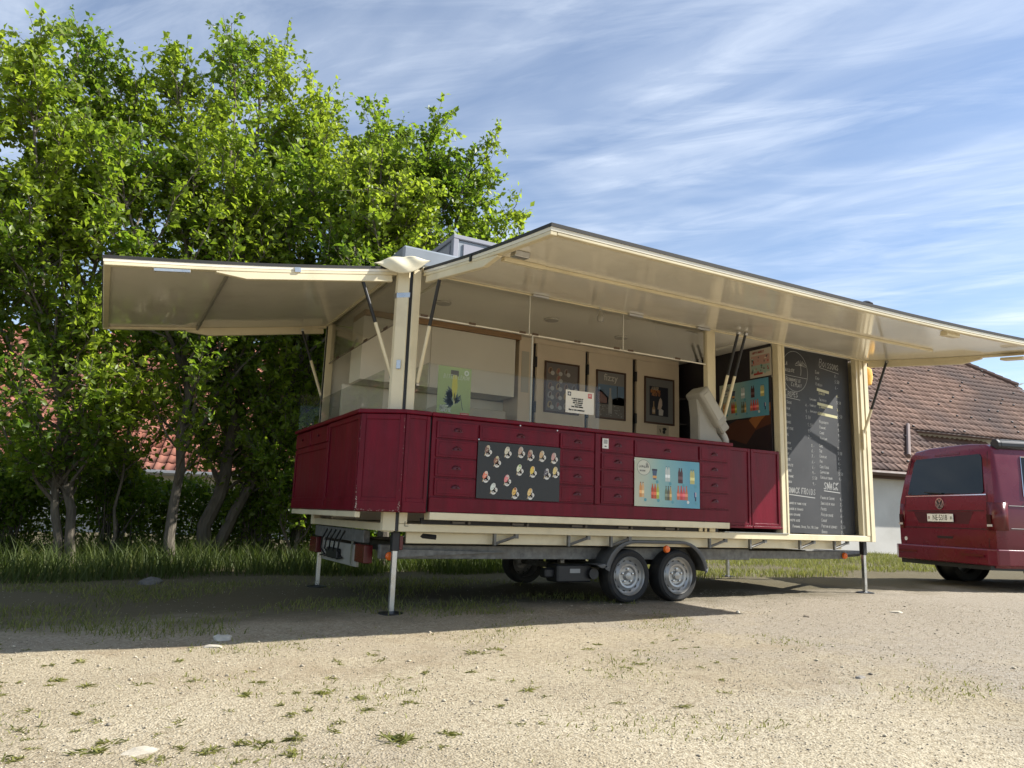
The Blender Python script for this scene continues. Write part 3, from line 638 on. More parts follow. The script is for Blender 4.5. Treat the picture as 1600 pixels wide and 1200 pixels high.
part('mover_roller', MB().tube([(2.12, .14, .285), (2.12, .40, .285)], .055, 12), BLACK, 0, True, mv)
part('mover_label', MB().box(1.86, 1.98, .176, .179, .29, .33), mat('label_grey', (.3, .3, .29), .5), 0, parent=mv)
def jack(x, y, zt, foot=True):
    z0 = float(gz(x, y))
    o = part('jack_leg', MB().box(x-.022, x+.022, y-.022, y+.022, z0+.015, zt-.1), STEEL, .004)
    part('jack_sleeve', MB().box(x-.032, x+.032, y-.032, y+.032, zt-.16, zt), BLACK, .004, parent=o)
    part('jack_foot', MB().lathe([(0, .02), (.03, .02), (.105, .006), (.105, -.004), (0, -.004)], (x, y, z0+.003), (0, 0, 1), 20), BLACK, 0, True, o)
jack(.03, .12, .65); jack(6.15, .10, .65); jack(-.02, 2.38, .65); jack(6.1, 2.35, .65)
# rear light bar
m = MB().box(-.09, -.03, .62, 2.36, .53, .645); part('light_bar', m, GALV)
lbk = part('plate_carrier', MB().box(-.075, -.045, .85, 2.1, .30, .50), GREYP, .004)
for y in (.95, 2.0): part('carrier_strap', MB().box(-.085, -.077, y, y+.05, .32, .62), STEEL, 0, parent=lbk)
for y in (.45, 2.12): part('tail_lamp', MB().box(-.13, -.05, y, y+.28, .36, .52), [REDLENS], .006)
cb = MB()
for k in range(5):
    y = 1.2+.16*k; cb.tube([(-.095, y, .62), (-.13, y+.05, .52), (-.12, y+.12, .42), (-.095, y+.04, .36), (-.10, y+.2, .34)], .008, 6)
part('cable', cb, BLACK, 0, True); part('socket_box', MB().box(-.12, -.076, 1.35, 1.75, .34, .44), BLACK, .01)
part('hose', MB().tube([(.2, .15, .6), (.28, .12, .62), (.4, .12, .61)], .03, 8), BLACK, 0, True)
part('red_reflector', MB().box(.06, .09, .08, .12, .50, .62), REDLENS, .003)
part('rear_beam_end', MB().prism([(0, 0), (1.1, .05), (.0, .07)], 0, .03, fr=((.06, .2, .43), (1, 0, 0), (0, 0, 1), (0, 1, 0))), GALV, 0)
part('drawbar', MB().tube([(5.9, .5, .45), (7.6, 1.25, .45)], .045, 6).tube([(5.9, 2.0, .45), (7.6, 1.25, .45)], .045, 6), GALV, 0)

# ------------------------------------------------------------------ things on the trailer
# ice-cream board
pr = Print((.655, YC-.0185, .962), (1, 0, 0), (0, 0, 1))
bd = MB().box(.652, 1.512, YC-.0185, YC-.0115, .960, 1.462).build('ice_cream_board', mat('board_dark', (.022, .023, .023), .45), None, .001)
tag(bd, 'dark board of ice-cream pictures fixed to the drawers, left of the two boards', 'menu board')
rg = random.Random(5)
ICE = [(.06, .43, (.11, .05, .03), (.55, .45, .3)), (.26, .43, (.42, .38, .28), (.5, .46, .36)), (.40, .44, (.3, .2, .14), (.5, .42, .36)), (.50, .42, (.2, .07, .04), (.5, .4, .3)), (.625, .42, (.35, .22, .1), (.5, .42, .3)), (.755, .41, (.35, .17, .15), (.5, .38, .34)), (.155, .34, (.16, .06, .03), (.6, .52, .3)),
       (.39, .28, (.55, .55, .35), (.35, .5, .2)), (.53, .27, (.75, .35, .04), (.8, .45, .1)), (.68, .26, (.06, .05, .06), (.5, .5, .5)), (.775, .28, (.55, .36, .12), (.6, .5, .3)), (.05, .2, (.7, .12, .06), (.75, .6, .5)), (.265, .18, (.55, .12, .12), (.7, .5, .45)), (.13, .1, (.42, .45, .40), (.6, .62, .56)), (.35, .07, (.7, .3, .06), (.4, .12, .06)), (.51, .07, (.55, .33, .12), (.7, .4, .1))]
for x, y, c1, c2 in ICE:
    pr = pr.fresh()
    pr.k = 1; pr.ell(x+.03, y, .024, .042, (.66, .62, .54), 10, -.35).ell(x+.055, y-.022, .022, .022, (.72, .70, .64)).ell(x+.035, y-.042, .026, .022, (.72, .70, .64))
    pr.up(); an_ = -.35+rg.uniform(-.15, .15); pr.ell(x+.026, y+.004, .020, .037, tuple(min(.8, q*1.6+.04) for q in c1), 12, an_); pr.up(); pr.ell(x+.036, y+.026, .013, .012, c2, 8).line([(x+.012, y-.03), (x+.004, y-.055)], .007, (.5, .38, .22)).line([(x+.018, y-.012), (x+.036, y+.002)], .005, c2)
    pr.up(); pr.line([(x+.022, y-.045), (x+.048, y-.043)], .005, (.2, .12, .1)).line([(x+.05, y-.02), (x+.062, y-.021)], .005, (.25, .1, .08))
    pr.build('ice_cream_picture', bd)
# drinks sign (used twice: on the drawers, and inside on the partition)
def drinks(o, eu, wd, ht, name, label, curl=0):
    U = Vector(eu).normalized(); nrm = U.cross(Vector((0, 0, 1)))
    b = MB().obox(o, U, (0, 0, 1), nrm, 0, wd, 0, ht, -.004, 0)
    m = bpy.data.materials.new('sign_blue'); m.use_nodes = True; tt = m.node_tree; bb = tt.nodes['Principled BSDF']; bb.inputs['Roughness'].default_value = .32
    tcc = tt.nodes.new('ShaderNodeTexCoord'); gr = tt.nodes.new('ShaderNodeValToRGB'); sx_ = tt.nodes.new('ShaderNodeSeparateXYZ'); tt.links.new(tcc.outputs['Generated'], sx_.inputs[0])
    av = tt.nodes.new('ShaderNodeMath'); av.operation = 'ADD'; axis_ = 0 if abs(U.x) > .5 else 1
    if axis_ == 1:
        iv = tt.nodes.new('ShaderNodeMath'); iv.operation = 'SUBTRACT'; iv.inputs[0].default_value = 1; tt.links.new(sx_.outputs[1], iv.inputs[1]); tt.links.new(iv.outputs[0], av.inputs[0])
    else: tt.links.new(sx_.outputs[0], av.inputs[0])
    nn = tt.nodes.new('ShaderNodeTexNoise'); nn.inputs['Scale'].default_value = 3; mu = tt.nodes.new('ShaderNodeMath'); mu.operation = 'MULTIPLY'; mu.inputs[1].default_value = .35
    tt.links.new(tcc.outputs['Object'], nn.inputs['Vector']); tt.links.new(nn.outputs['Fac'], mu.inputs[0]); tt.links.new(mu.outputs[0], av.inputs[1])
    gr.color_ramp.elements[0].position = .2; gr.color_ramp.elements[0].color = (.50, .52, .40, 1); gr.color_ramp.elements[1].position = 1.1; gr.color_ramp.elements[1].color = (.11, .34, .46, 1)
    e = gr.color_ramp.elements.new(.6); e.color = (.27, .46, .44, 1)
    tt.links.new(av.outputs[0], gr.inputs[0]); tt.links.new(gr.outputs[0], bb.inputs['Base Color'])
    ob = b.build(name, m); tag(ob, label, 'sign')
    p = Print(Vector(o)+nrm*.0003, eu, (0, 0, 1)); kx, ky = wd/.85, ht/.48
    S = lambda x, y: (x*kx, y*ky)
    p.ell(*S(.115, .385), .085*kx, .078*ky, (.10, .12, .11), 24).up().ell(*S(.115, .385), .081*kx, .074*ky, (.60, .60, .50), 24).up()
    hand(p, .055*kx, .385*ky, 'LA PAILLOTE', .019, .004, (.05, .05, .05), rg); hand(p, .065*kx, .345*ky, 'BOISSONS', .014, .003, (.12, .12, .12), rg)
    for k in range(6): a = k*math.pi/3; p.line([S(.155, .42), (.155*kx+.02*math.cos(a), .42*ky+.02*math.sin(a))], .004, (.06, .06, .06))
    p.line([S(.155, .42), S(.15, .39)], .004, (.06, .06, .06))
    p.build('logo_print', ob); p = p.fresh()
    def bottle(x, y, w_, h, c, cap_=(.06, .05, .05), neck=.35):
        nonlocal p
        x, y = S(x, y); w_ *= kx; h *= ky; p.k = 2
        p.poly([(x-w_/2, y), (x+w_/2, y), (x+w_/2, y+h*(1-neck)), (x+w_*.2, y+h*(1-neck*.35)), (x+w_*.2, y+h), (x-w_*.2, y+h), (x-w_*.2, y+h*(1-neck*.35)), (x-w_/2, y+h*(1-neck))], c)
        p.up().rect(x-w_*.24, x+w_*.24, y+h*.94, y+h, cap_).rect(x-w_/2, x+w_/2, y+h*.25, y+h*.45, tuple(min(1, q*1.6+.06) for q in c))
    p.k = 2; p.poly([S(.235, .27), S(.27, .27), S(.285, .375), S(.22, .375)], (.06, .10, .18)).up().rect(*[q*kx for q in (.228, .278)], *[q*ky for q in (.285, .31)], (.7, .35, .1)).rect(*[q*kx for q in (.219, .286)], *[q*ky for q in (.36, .378)], (.03, .03, .05))
    p.build('cup_picture', ob); p = p.fresh()
    for dx_ in (0, .032): bottle(.405+dx_, .26, .03, .155, (.55, .60, .58), (.12, .2, .3), .25)
    p.build('bottle_picture', ob); p = p.fresh()
    for dx_ in (0, .03): bottle(.575+dx_, .25, .032, .155, (.07, .018, .02), (.04, .03, .03), .3)
    p.build('bottle_picture', ob); p = p.fresh()
    for dx_ in (0, .03): bottle(.735+dx_, .25, .032, .15, (.55, .50, .18), (.08, .1, .12), .25)
    p.build('bottle_picture', ob); p = p.fresh()
    for dx_, c in ((0, (.62, .28, .08)), (.03, (.7, .42, .2))): bottle(.075+dx_, .09, .03, .15, c, (.2, .1, .08), .3)
    p.build('bottle_picture', ob); p = p.fresh()
    for dx_, c in ((0, (.5, .06, .02)), (.034, (.55, .09, .02)), (.068, (.42, .45, .06))): bottle(.225+dx_, .08, .032, .15, c, (.5, .4, .1), .35)
    p.build('bottle_picture', ob); p = p.fresh()
    for dx_, c in ((0, (.14, .17, .10)), (.03, (.10, .10, .07)), (.058, (.5, .33, .1))): bottle(.40+dx_, .07, .03, .145, c, (.1, .1, .08), .4)
    p.build('bottle_picture', ob); p = p.fresh()
    for dx_, c in ((0, (.6, .14, .07)), (.04, (.55, .05, .05)), (.075, (.6, .1, .12)), (.11, (.55, .18, .08))): bottle(.56+dx_, .08, .036, .145, c, (.4, .12, .1), .55)
    p.build('bottle_picture', ob); p = p.fresh()
    p.k = 2; p.rect(.775*kx, .79*kx, .11*ky, .165*ky, (.03, .05, .2)).rect(.785*kx, .80*kx, .075*ky, .115*ky, (.02, .02, .06)).rect(.79*kx, .802*kx, .12*ky, .165*ky, (.6, .5, .5))
    p.build('can_picture', ob); p = p.fresh()
    p.k = 4
    for x, y in ((.285, .25), (.455, .24), (.63, .23), (.795, .225), (.135, .065), (.30, .065), (.485, .055), (.69, .06), (.80, .05)): p.ell(*S(x, y), .017*kx, .017*ky, (.10, .33, .40) if x != .69 else (.7, .72, .68))
    p.build('price_dots', ob)['kind'] = 'stuff'; return ob
drinks((2.388, YC-.0185, .957), (1, 0, 0), .852, .478, 'drinks_sign', 'light blue drinks sign with bottle pictures fixed to the drawers')
drinks((4.600, .93, 2.10), (0, -1, 0), .80, .455, 'drinks_sign', 'light blue drinks sign hung on the dark partition behind the counter')
# white paper above it
def sheet(o, eu, wd, ht, c, name, label, cat, th=.003, parent=None):
    U = Vector(eu).normalized(); nrm = U.cross(Vector((0, 0, 1)))
    ob = MB().obox(o, U, (0, 0, 1), nrm, 0, wd, 0, ht, -th, 0).build(name, mat(name+'_stock'+str(c), c, .55)); tag(ob, label, cat)
    return ob, Print(Vector(o)+nrm*.0002, eu, (0, 0, 1))
ob, p = sheet((4.600, .41, 2.575), (0, -1, 0), .335, .345, (.55, .5, .4), 'illustrated_poster', 'pale illustrated poster above the drinks sign on the partition', 'poster')
p.rect(.02, .31, .15, .27, (.5, .3, .24)).rect(.02, .31, .05, .15, (.33, .42, .34)).up()
for k in range(34): p.ell(.03+rg.random()*.27, .05+rg.random()*.2, .006+rg.random()*.01, .008+rg.random()*.012, rg.choice([(.1, .2, .14), (.45, .1, .08), (.7, .65, .5), (.12, .12, .12), (.2, .4, .4)]), 7)
p.up(); hand(p, .04, .295, 'HAPPY MARKET', .026, .006, (.4, .1, .08), rg); p.rect(.06, .2, .03, .055, (.4, .06, .05)); p.build('poster_print', ob)
# price tag on drawer
ob, p = sheet((1.994, YC-.0205, 1.495), (1, 0, 0), .072, .098, (.75, .74, .70), 'price_tag', 'small white tag stuck on the drawers left of the blue sign', 'tag')
p.rect(.012, .06, .045, .088, (.45, .45, .42)).up()
for k in range(4): p.rect(.016, .056, .05+.01*k, .054+.01*k, (.15, .15, .15))
p.rect(.024, .048, .016, .026, (.03, .03, .03)); p.build('tag_print', ob)
# green poster behind the guard
ob, p = sheet((.352, .13, 1.70), (1, 0, 0), .335, .455, (.34, .42, .17), 'green_poster', 'green poster with yellow fruit and dark leaves standing behind the counter glass', 'poster')
def leafp(cx, cy, ln, an, c): p.poly([(cx, cy), (cx+ln*.5*math.cos(an+.35), cy+ln*.5*math.sin(an+.35)), (cx+ln*math.cos(an), cy+ln*math.sin(an)), (cx+ln*.5*math.cos(an-.35), cy+ln*.5*math.sin(an-.35))], c)
for a, l in ((2.5, .12), (2.75, .12), (2.2, .14), (2.95, .11), (3.3, .09), (.9, .12), (.6, .09), (1.2, .11), (3.7, .08)):
    leafp(.165, .11, l, a, (.045, .06, .05)); leafp(.16, .19, l*.75, a if a > 1.5 else a+2.2, (.05, .065, .055))
p.line([(.235, .18), (.25, .1), (.262, .06)], .006, (.05, .06, .05)); p.rect(.125, .205, .37, .425, (.09, .07, .035)); p.up().poly([(.14, .26), (.15, .20), (.17, .13), (.19, .2), (.20, .27), (.195, .33), (.19, .38), (.15, .38), (.145, .33)], (.56, .50, .05)).poly([(.162, .13), (.17, .10), (.178, .13), (.172, .22), (.168, .22)], (.62, .6, .3)).up()
hand(p, .055, .345, 'BITTER LEMON', .036, .004, (.62, .66, .5), rg); hand(p, .03, .065, 'SWEET', .026, .006, (.7, .72, .6), rg); hand(p, .03, .035, 'CANETTE', .026, .006, (.7, .72, .6), rg)
p.ell(.285, .41, .024, .026, (.66, .68, .6), 18).rect(.235, .325, .012, .036, (.6, .06, .03)); p.up().ell(.285, .41, .012, .014, (.3, .4, .2), 10).rect(.245, .315, .022, .026, (.75, .5, .45)); p.build('poster_print', ob)
# notice on the guard
ob, p = sheet((1.652, -.004, 1.832), (1, 0, 0), .335, .225, (.78, .76, .70), 'notice_sheet', 'white paper notice taped to the counter glass', 'notice', .002)
p.rect(.022, .062, .168, .208, (.04, .04, .045)).rect(.262, .31, .162, .21, (.55, .12, .12)).up().ell(.042, .188, .012, .012, (.6, .6, .6)).rect(.27, .302, .18, .186, (.75, .6, .58)).rect(.27, .302, .194, .2, (.75, .6, .58))
for y, tx in ((.138, 'Le port du masque est'), (.118, 'vivement conseille'), (.098, 'merci de respecter'), (.078, 'les distances'), (.058, 'entre chaque personne'), (.025, 'Merci de votre comprehension')): hand(p, .167-len(tx)*.0046, y, tx, .0155, .004, (.06, .06, .06), rg)
p.build('notice_print', ob)['kind'] = 'stuff'
# framed posters on the fridge doors
def framed(x0, z0, wd, ht, label, fill, mount=.0):
    y = YB-.017
    m = MB(); fw_ = .022; m.box(x0, x0+fw_, y-.02, y, z0, z0+ht).box(x0+wd-fw_, x0+wd, y-.02, y, z0, z0+ht).box(x0+fw_, x0+wd-fw_, y-.02, y, z0, z0+fw_).box(x0+fw_, x0+wd-fw_, y-.02, y, z0+ht-fw_, z0+ht)
    t_ = thing('framed_poster', label, 'framed poster', (x0+wd/2, y, z0)); m.build('frame', FRAMEB, t_, .003)
    MB().box(x0+fw_, x0+wd-fw_, y-.008, y-.004, z0+fw_, z0+ht-fw_).build('backing', mat('mount_grey', (.20, .185, .16), .4), t_)
    p = Print((x0, y-.0082, z0), (1, 0, 0), (0, 0, 1)); fill(p); p.build('poster_print', t_)
def f1(p):
    p.rect(.024, .486, .024, .606, (.15, .13, .12)).up()
    for r, (yy, n_) in enumerate(((.52, 3), (.43, 1), (.33, 4), (.22, 4), (.10, 4))):
        for k in range(n_):
            x = .08+k*.115+(.12 if n_ == 1 else 0); c = rg.choice([(.35, .33, .3), (.3, .2, .13), (.4, .3, .14), (.25, .22, .2)])
            p.k = 2; p.ell(x, yy, .03, .045, c, 10, -.3); p.k = 3; p.ell(x+.035, yy-.03, .028, .028, (.45, .44, .41), 10); p.k = 4; p.ell(x+.004, yy+.004, .014, .03, (.1, .06, .04) if rg.random() > .5 else (.3, .12, .1), 8, -.3)
def f2(p):
    p.rect(.024, .44, .024, .60, (.20, .19, .18)).up().rect(.024, .44, .18, .44, (.10, .17, .26)).poly([(.024, .18), (.44, .18), (.44, .28), (.36, .3), (.26, .26), (.16, .30), (.09, .36), (.024, .38)], (.07, .075, .07)).up()
    p.rect(.024, .44, .024, .19, (.12, .105, .09)).poly([(.024, .2), (.17, .2), (.17, .27), (.08, .34), (.024, .34)], (.17, .08, .07)).line([(.33, .26), (.33, .43)], .014, (.02, .02, .02)).up()
    p.poly([(.19, .07), (.25, .07), (.25, .25), (.235, .31), (.235, .40), (.205, .40), (.205, .31), (.19, .25)], (.30, .29, .27))
    for k in range(30): p.ell(.05+rg.random()*.36, .04+rg.random()*.14, .012, .005, (.2+.15*rg.random(),)*3, 6)
def f3(p):
    p.rect(.024, .485, .024, .606, (.17, .17, .165)).up().rect(.085, .40, .11, .50, (.016, .018, .03)).up()
    hand(p, .12, .455, 'A BEER', .034, .009, (.5, .42, .3), rg); hand(p, .105, .415, 'WHEN YOU', .034, .009, (.55, .22, .06), rg); hand(p, .13, .375, 'NEED IT', .034, .009, (.45, .2, .08), rg)
    p.poly([(.13, .13), (.18, .13), (.18, .2), (.163, .24), (.163, .3), (.147, .3), (.147, .24), (.13, .2)], (.35, .24, .12)).up().rect(.133, .177, .15, .19, (.5, .42, .32)).poly([(.22, .2), (.27, .19), (.3, .26), (.295, .32), (.27, .36), (.25, .33), (.235, .28)], (.5, .4, .33)).poly([(.24, .12), (.31, .12), (.32, .19), (.28, .21), (.24, .19)], (.5, .48, .45))
framed(2.33, 2.065, .505, .632, 'brown framed ice-cream poster on the left of three cabinet doors', f1)
framed(3.093, 2.063, .465, .622, 'brown framed poster headed fizzy with a bottle on the middle cabinet door', f2)
framed(3.863, 2.070, .505, .622, 'brown framed dark poster with orange lettering on the right cabinet door', f3)
for o_ in [o for o in col.objects if o.name.startswith('framed_poster')]:
    pass
tf = text_mesh('fizzy_lettering', 'fizzy', .125, (3.32, YB-.0262, 2.595), (1, 0, 0), (0, 0, 1), mat('print_pale', (.55, .53, .46), .5), [o for o in col.objects if o.name == 'framed_poster.001'][0], .0003)
ob, p = sheet((4.08, YB-.016, 1.93), (1, 0, 0), .2, .13, (.5, .42, .3), 'doodle_sticker', 'small sticker with black doodle under the right framed poster', 'sticker', .001)
p.ell(.13, .085, .035, .02, (.02, .02, .02)).ell(.12, .045, .025, .025, (.02, .02, .02)).line([(.05, .08), (.06, .04)], .014, (.02, .02, .02)); p.build('sticker_print', ob)
# receipt terminal on the counter end
T_ = thing('payment_terminal', 'grey plastic terminal with slanted head and paper slip on counter end', 'terminal', (3.55, 0, 1.676))
pf = [(3.36, 1.677), (3.73, 1.677), (3.63, 1.79), (3.60, 1.92), (3.52, 2.08), (3.40, 2.18), (3.335, 2.15), (3.36, 1.95)]
MB().prism(pf, -.02, .13, fr=((0, 0, 0), (1, 0, 0), (0, 0, 1), (0, 1, 0))).build('stand', GREYP, T_, .012)
E1 = Vector((.5, 0, -.62)).normalized(); E2 = Vector((.62, 0, .5)).normalized(); O = Vector((3.30, -.10, 2.19))
MB().obox(O, E1, (0, 1, 0), E2, 0, .46, 0, .25, 0, .16).build('head', GREYP, T_, .03, seg=3)
MB().obox(O, E1, (0, 1, 0), E2, .05, .38, -.006, .0, .03, .13).build('panel', mat('grey_plastic2', (.40, .37, .30), .35), T_, .004)
MB().obox(O, E1, (0, 1, 0), E2, .40, .55, .02, .22, .02, .15).build('paper_slot', GREYP, T_, .015)
m = MB(); q = O+E1*.55+E2*.05
vs = [(q.x+dx_, -.07+.15*k, q.z+dz) for k in (0, 1) for dx_, dz in ((-.02, .03), (.03, -.015), (.06, -.07), (.065, -.12))]
m.add(vs, [(i, i+1, 5+i, 4+i) for i in range(3)]); sl = m.build('paper_slip', WHITE, T_, 0, True); sl.modifiers.new('t', 'SOLIDIFY').thickness = .0015

# chalkboard menu
BY = .12
cbd = MB().box(4.737, 6.05, BY, BY+.02, .735, 2.962).build('chalkboard_menu', CHALKB, None, 0); tag(cbd, 'tall black chalkboard menu with white handwriting beside the red cupboards', 'chalkboard')
p = Print((0, BY-.0006, 0), (1, 0, 0), (0, 0, 1)); wc = (.40, .40, .385); yc = (.55, .52, .30)
for k in range(40):
    a0, a1 = 2*math.pi*k/40, 2*math.pi*(k+1)/40; p.line([(5.055+.225*math.cos(a0), 2.68+.25*math.sin(a0)), (5.055+.225*math.cos(a1), 2.68+.25*math.sin(a1))], .006, (.34, .34, .33))
hand(p, 4.86, 2.745, 'La', .065, .007, wc, rg); hand(p, 4.85, 2.665, 'Paillote', .055, .006, wc, rg); hand(p, 4.89, 2.55, 'Retrouvez le', .05, .006, wc, rg); hand(p, 4.98, 2.49, 'Ci Plait', .05, .006, wc, rg); p.line([(4.84, 2.62), (5.27, 2.61)], .005, (.4, .4, .4))
for k in range(9):
    a = math.pi*(-.1+1.2*k/8); p.line([(5.16, 2.765), (5.16+.07*math.cos(a), 2.775+.055*math.sin(a)), (5.16+.10*math.cos(a), 2.765+.03*math.sin(a))], .005, wc)
p.line([(5.16, 2.765), (5.165, 2.70), (5.155, 2.64)], .007, wc)
def lines(x, z, txts, h, st, price=None, c=wc):
    for tx in txts:
        if tx: hand(p, x, z, tx, h*.70, .0042, c, rg, -.03)
        if tx and price: hand(p, price, z-.01, rg.choice(['6.-', '7.-', '8.-', '9.-', '5.50', '4.-']), h*.7, .004, c, rg)
        z -= st
hand(p, 4.86, 2.36, 'Crepes', .085, .007, wc, rg); p.line([(4.86, 2.345), (5.13, 2.33)], .007, wc)
lines(4.84, 2.27, ['Au Sucre', 'Citron', 'Nutella'], .055, .075, 5.22); lines(4.84, 2.03, ['Caramel', 'Confiture', 'Miel'], .055, .075, 5.25)
lines(4.84, 1.78, ['Jambon', 'Fromage', 'Oeuf', 'Mixte', 'Complete', 'Chevre', 'Paysanne', 'Saumon'], .052, .066, 5.30)
lines(5.30, 2.35, ['Supplement', 'Chantilly', 'Supplement oeuf'], .04, .075)
hand(p, 5.50, 2.80, 'Boissons', .10, .007, wc, rg, -.05); p.line([(5.5, 2.785), (5.86, 2.745)], .006, (.4, .4, .4))
lines(5.42, 2.70, ['Eaux', 'Coca', 'Rivella'], .055, .075, 5.78); lines(5.47, 2.44, ['Sinalco'], .05, .08, 5.8, yc); lines(5.47, 2.36, ['The froid'], .05, .08, 5.8); lines(5.47, 2.27, ['Limonade'], .05, .08, 5.8, yc); lines(5.46, 2.18, ['Bieres'], .06, .08, 5.8)
for z, w_ in ((2.50, .2), (2.32, .26), (2.20, .34)): p.line([(5.45, z), (5.45+w_, z-.02)], .035, yc)
lines(5.46, 2.08, ['Feldschloss', 'Panache', 'Cidre', 'Vin blanc'], .05, .068, 5.80); lines(5.44, 1.78, ['Cafe', 'The', 'Chocolat', 'Ovo', 'Cafe Creme', 'Cappuccino', 'Chocolat chaud'], .052, .064, 5.78)
hand(p, 5.50, 1.27, 'SNACK', .085, .009, wc, rg); p.line([(5.5, 1.25), (5.79, 1.235)], .010, wc); hand(p, 4.87, 1.20, 'SNACK FROIDS', .066, .007, wc, rg, -.02); p.line([(4.89, 1.18), (5.33, 1.155)], .009, wc)
lines(5.43, 1.15, ['Panini de Chevre', 'Saucisse de veau', 'Frites', 'Pate en croute', 'Croque', 'Portion de legumes', 'Burger'], .052, .068, 5.78); p.line([(5.47, .69+.03), (5.6, .71)], .02, wc) if False else None
lines(4.86, 1.07, ['Planche de viande seche', 'Planche de fromages', 'Pain d epeautre', 'Assiette mixte'], .046, .066)
lines(4.93, .80, ['Provenance, Suisse, Porc, CH, Boeuf'], .04, .05)
p.build('chalk_writing', cbd, CHALK_INK if 'CHALK_INK' in globals() else None)

# ------------------------------------------------------------------ buildings
def roof_tiles(name, P0, e, upv, inside, s0, s1, t0, t1, m, parent, tw=.235, th=.335, seed=0, shade=None):
    r = np.random.default_rng(seed); P0, e, upv = np.array(P0, float), np.array(e, float), np.array(upv, float); n = np.cross(e, upv)
    S, Tt = np.meshgrid(np.arange(s0, s1, tw), np.arange(t0, t1, th), indexing='ij'); S = S.ravel(); Tt = Tt.ravel()
    k = np.array([inside(a+tw/2, b+th/2) for a, b in zip(S, Tt)]); S, Tt = S[k], Tt[k]; q = len(S)
    prof = np.array([[0, .03], [.045, .045], [.10, .012], [.19, .010], [.232, .028]])
    lift = r.normal(0, .004, q)
    V = np.zeros((q, 15, 3))
    for j in range(5):
        a = S+prof[j, 0]; h = prof[j, 1]
        V[:, j] = P0+a[:, None]*e+(Tt-.03)[:, None]*upv+(h+.028+lift)[:, None]*n
        V[:, 5+j] = P0+a[:, None]*e+(Tt+th)[:, None]*upv+(h+lift*.3)[:, None]*n
        V[:, 10+j] = P0+a[:, None]*e+(Tt-.03)[:, None]*upv+(h+.004+lift)[:, None]*n
    f = [[j, j+1, 6+j, 5+j] for j in range(4)]+[[10+j, 11+j, j+1, j] for j in range(4)]
    F = (np.array(f)[None]+15*np.arange(q)[:, None, None]).reshape(-1, 4)
    T = np.clip(r.normal(.5, .28, q), 0, 1); o = npmesh(name, V.reshape(-1, 3), F, m, parent, np.repeat(T, 15)); o['kind'] = 'stuff'; return S, Tt
def quad_slab(name, pts, th, m, parent):
    pts = [Vector(p) for p in pts]; n = (pts[1]-pts[0]).cross(pts[2]-pts[0]).normalized()*th; k = len(pts)
    return MB().add(pts+[q-n for q in pts], [tuple(range(k)), tuple(range(2*k-1, k-1, -1))]+[(i, k+i, k+(i+1) % k, (i+1) % k) for i in range(k)]).build(name, m, parent)
PLAST = mat('white_render', (.62, .60, .55), .9, var=.06, vscale=1.5, bump=.1, bscale=120, dirt=(.4, .37, .3, .4), dscale=.8)
FASC = mat('brown_fascia', (.085, .045, .03), .6, var=.2)
TILEB = tint_mat('brown_tile', (.15, .085, .06), (.27, .165, .12), .85, noise=.8)
TILER = tint_mat('red_tile', (.27, .095, .06), (.45, .19, .13), .85, noise=.35)
# brown tiled house at the right
P0 = Vector((17.4956, 7.2232, 2.462)); e = Vector((.9928, -.1197, 0)); nb = Vector((.1197, .9928, 0)); pit = R_(42)
upv = nb*math.cos(pit)+Vector((0, 0, math.sin(pit))); nn_ = e.cross(upv)
HB = thing('tiled_house', 'white walled house with weathered brown tiled roof behind the van', 'house', (P0.x, P0.y+1, .1))
RP = lambda s, t_, h=0: P0+e*s+upv*t_+nn_*h
def ins(s, t_):
    if t_ < 2.4: return s < 2.7
    if t_ > 8.5: return False
    if t_ > 6.6: return s < 12.7-(t_-6.6)*1.16
    return s < 12.75
S_, T__ = roof_tiles('roof_tile', P0, e, upv, ins, -9, 13, 0, 9, TILEB, HB, seed=2)
quad_slab('roof', [RP(-9, -.03, -.01), RP(2.7, -.03, -.01), RP(2.7, 2.4, -.01), RP(12.75, 2.4, -.01), RP(12.75, 6.6, -.01), RP(10.55, 8.5, -.01), RP(-9, 8.5, -.01)], .12, FASC, HB)
rg2 = random.Random(9); m = MB()
for k in range(0, len(S_)):
    if rg2.random() < .07: m.obox(RP(S_[k]+.12, T__[k]+.02, .05), e, upv, nn_, -.03, .03, 0, .05, 0, .06)
o = m.build('snow_hook', BLACK, HB); o['kind'] = 'stuff'
# lower lean-to roof, a step below the upper eave
lo = lambda s, t_, h=0: RP(s, t_, h-.36)
roof_tiles('roof_tile', lo(0, 0), e, upv, lambda s, t_: s < 6.8, 2.72, 7, 0, 2.4, TILEB, HB, seed=4)
quad_slab('roof', [lo(2.72, -.03, -.01), lo(6.8, -.03, -.01), lo(6.8, 2.6, -.01), lo(2.72, 2.6, -.01)], .1, FASC, HB)
def rbar(name, a, b, wd, ht, m, parent, off=0):
    a, b = Vector(a), Vector(b); d = (b-a).normalized(); si = d.cross(Vector((0, 0, 1))).normalized(); u2 = si.cross(d)
    return MB().obox(a, d, si, u2, 0, (b-a).length, -wd/2, wd/2, off, off+ht).build(name, m, parent)
MB().tube([RP(2.72, 2.33, -.05), RP(12.8, 2.33, -.05)], .055, 8).build('gutter', FASC, HB, 0, True); MB().tube([RP(-9, -.09, -.05), RP(2.7, -.09, -.05)], .075, 8).build('gutter', FASC, HB, 0, True)
rbar('fascia', RP(-9, .05, -.36), RP(2.7, .05, -.36), .04, .26, FASC, HB); rbar('fascia', RP(2.72, 2.5, -.5), RP(12.7, 2.5, -.5), .04, .3, FASC, HB)
MB().tube([RP(2.64, 2.42, .10), RP(1.03, .65, .10)], .06, 8).build('downpipe', mat('pipe_brown', (.17, .12, .10), .5), HB, 0, True)
hip = [RP(10.55, 8.52, .05), RP(12.75, 6.6, .05)]
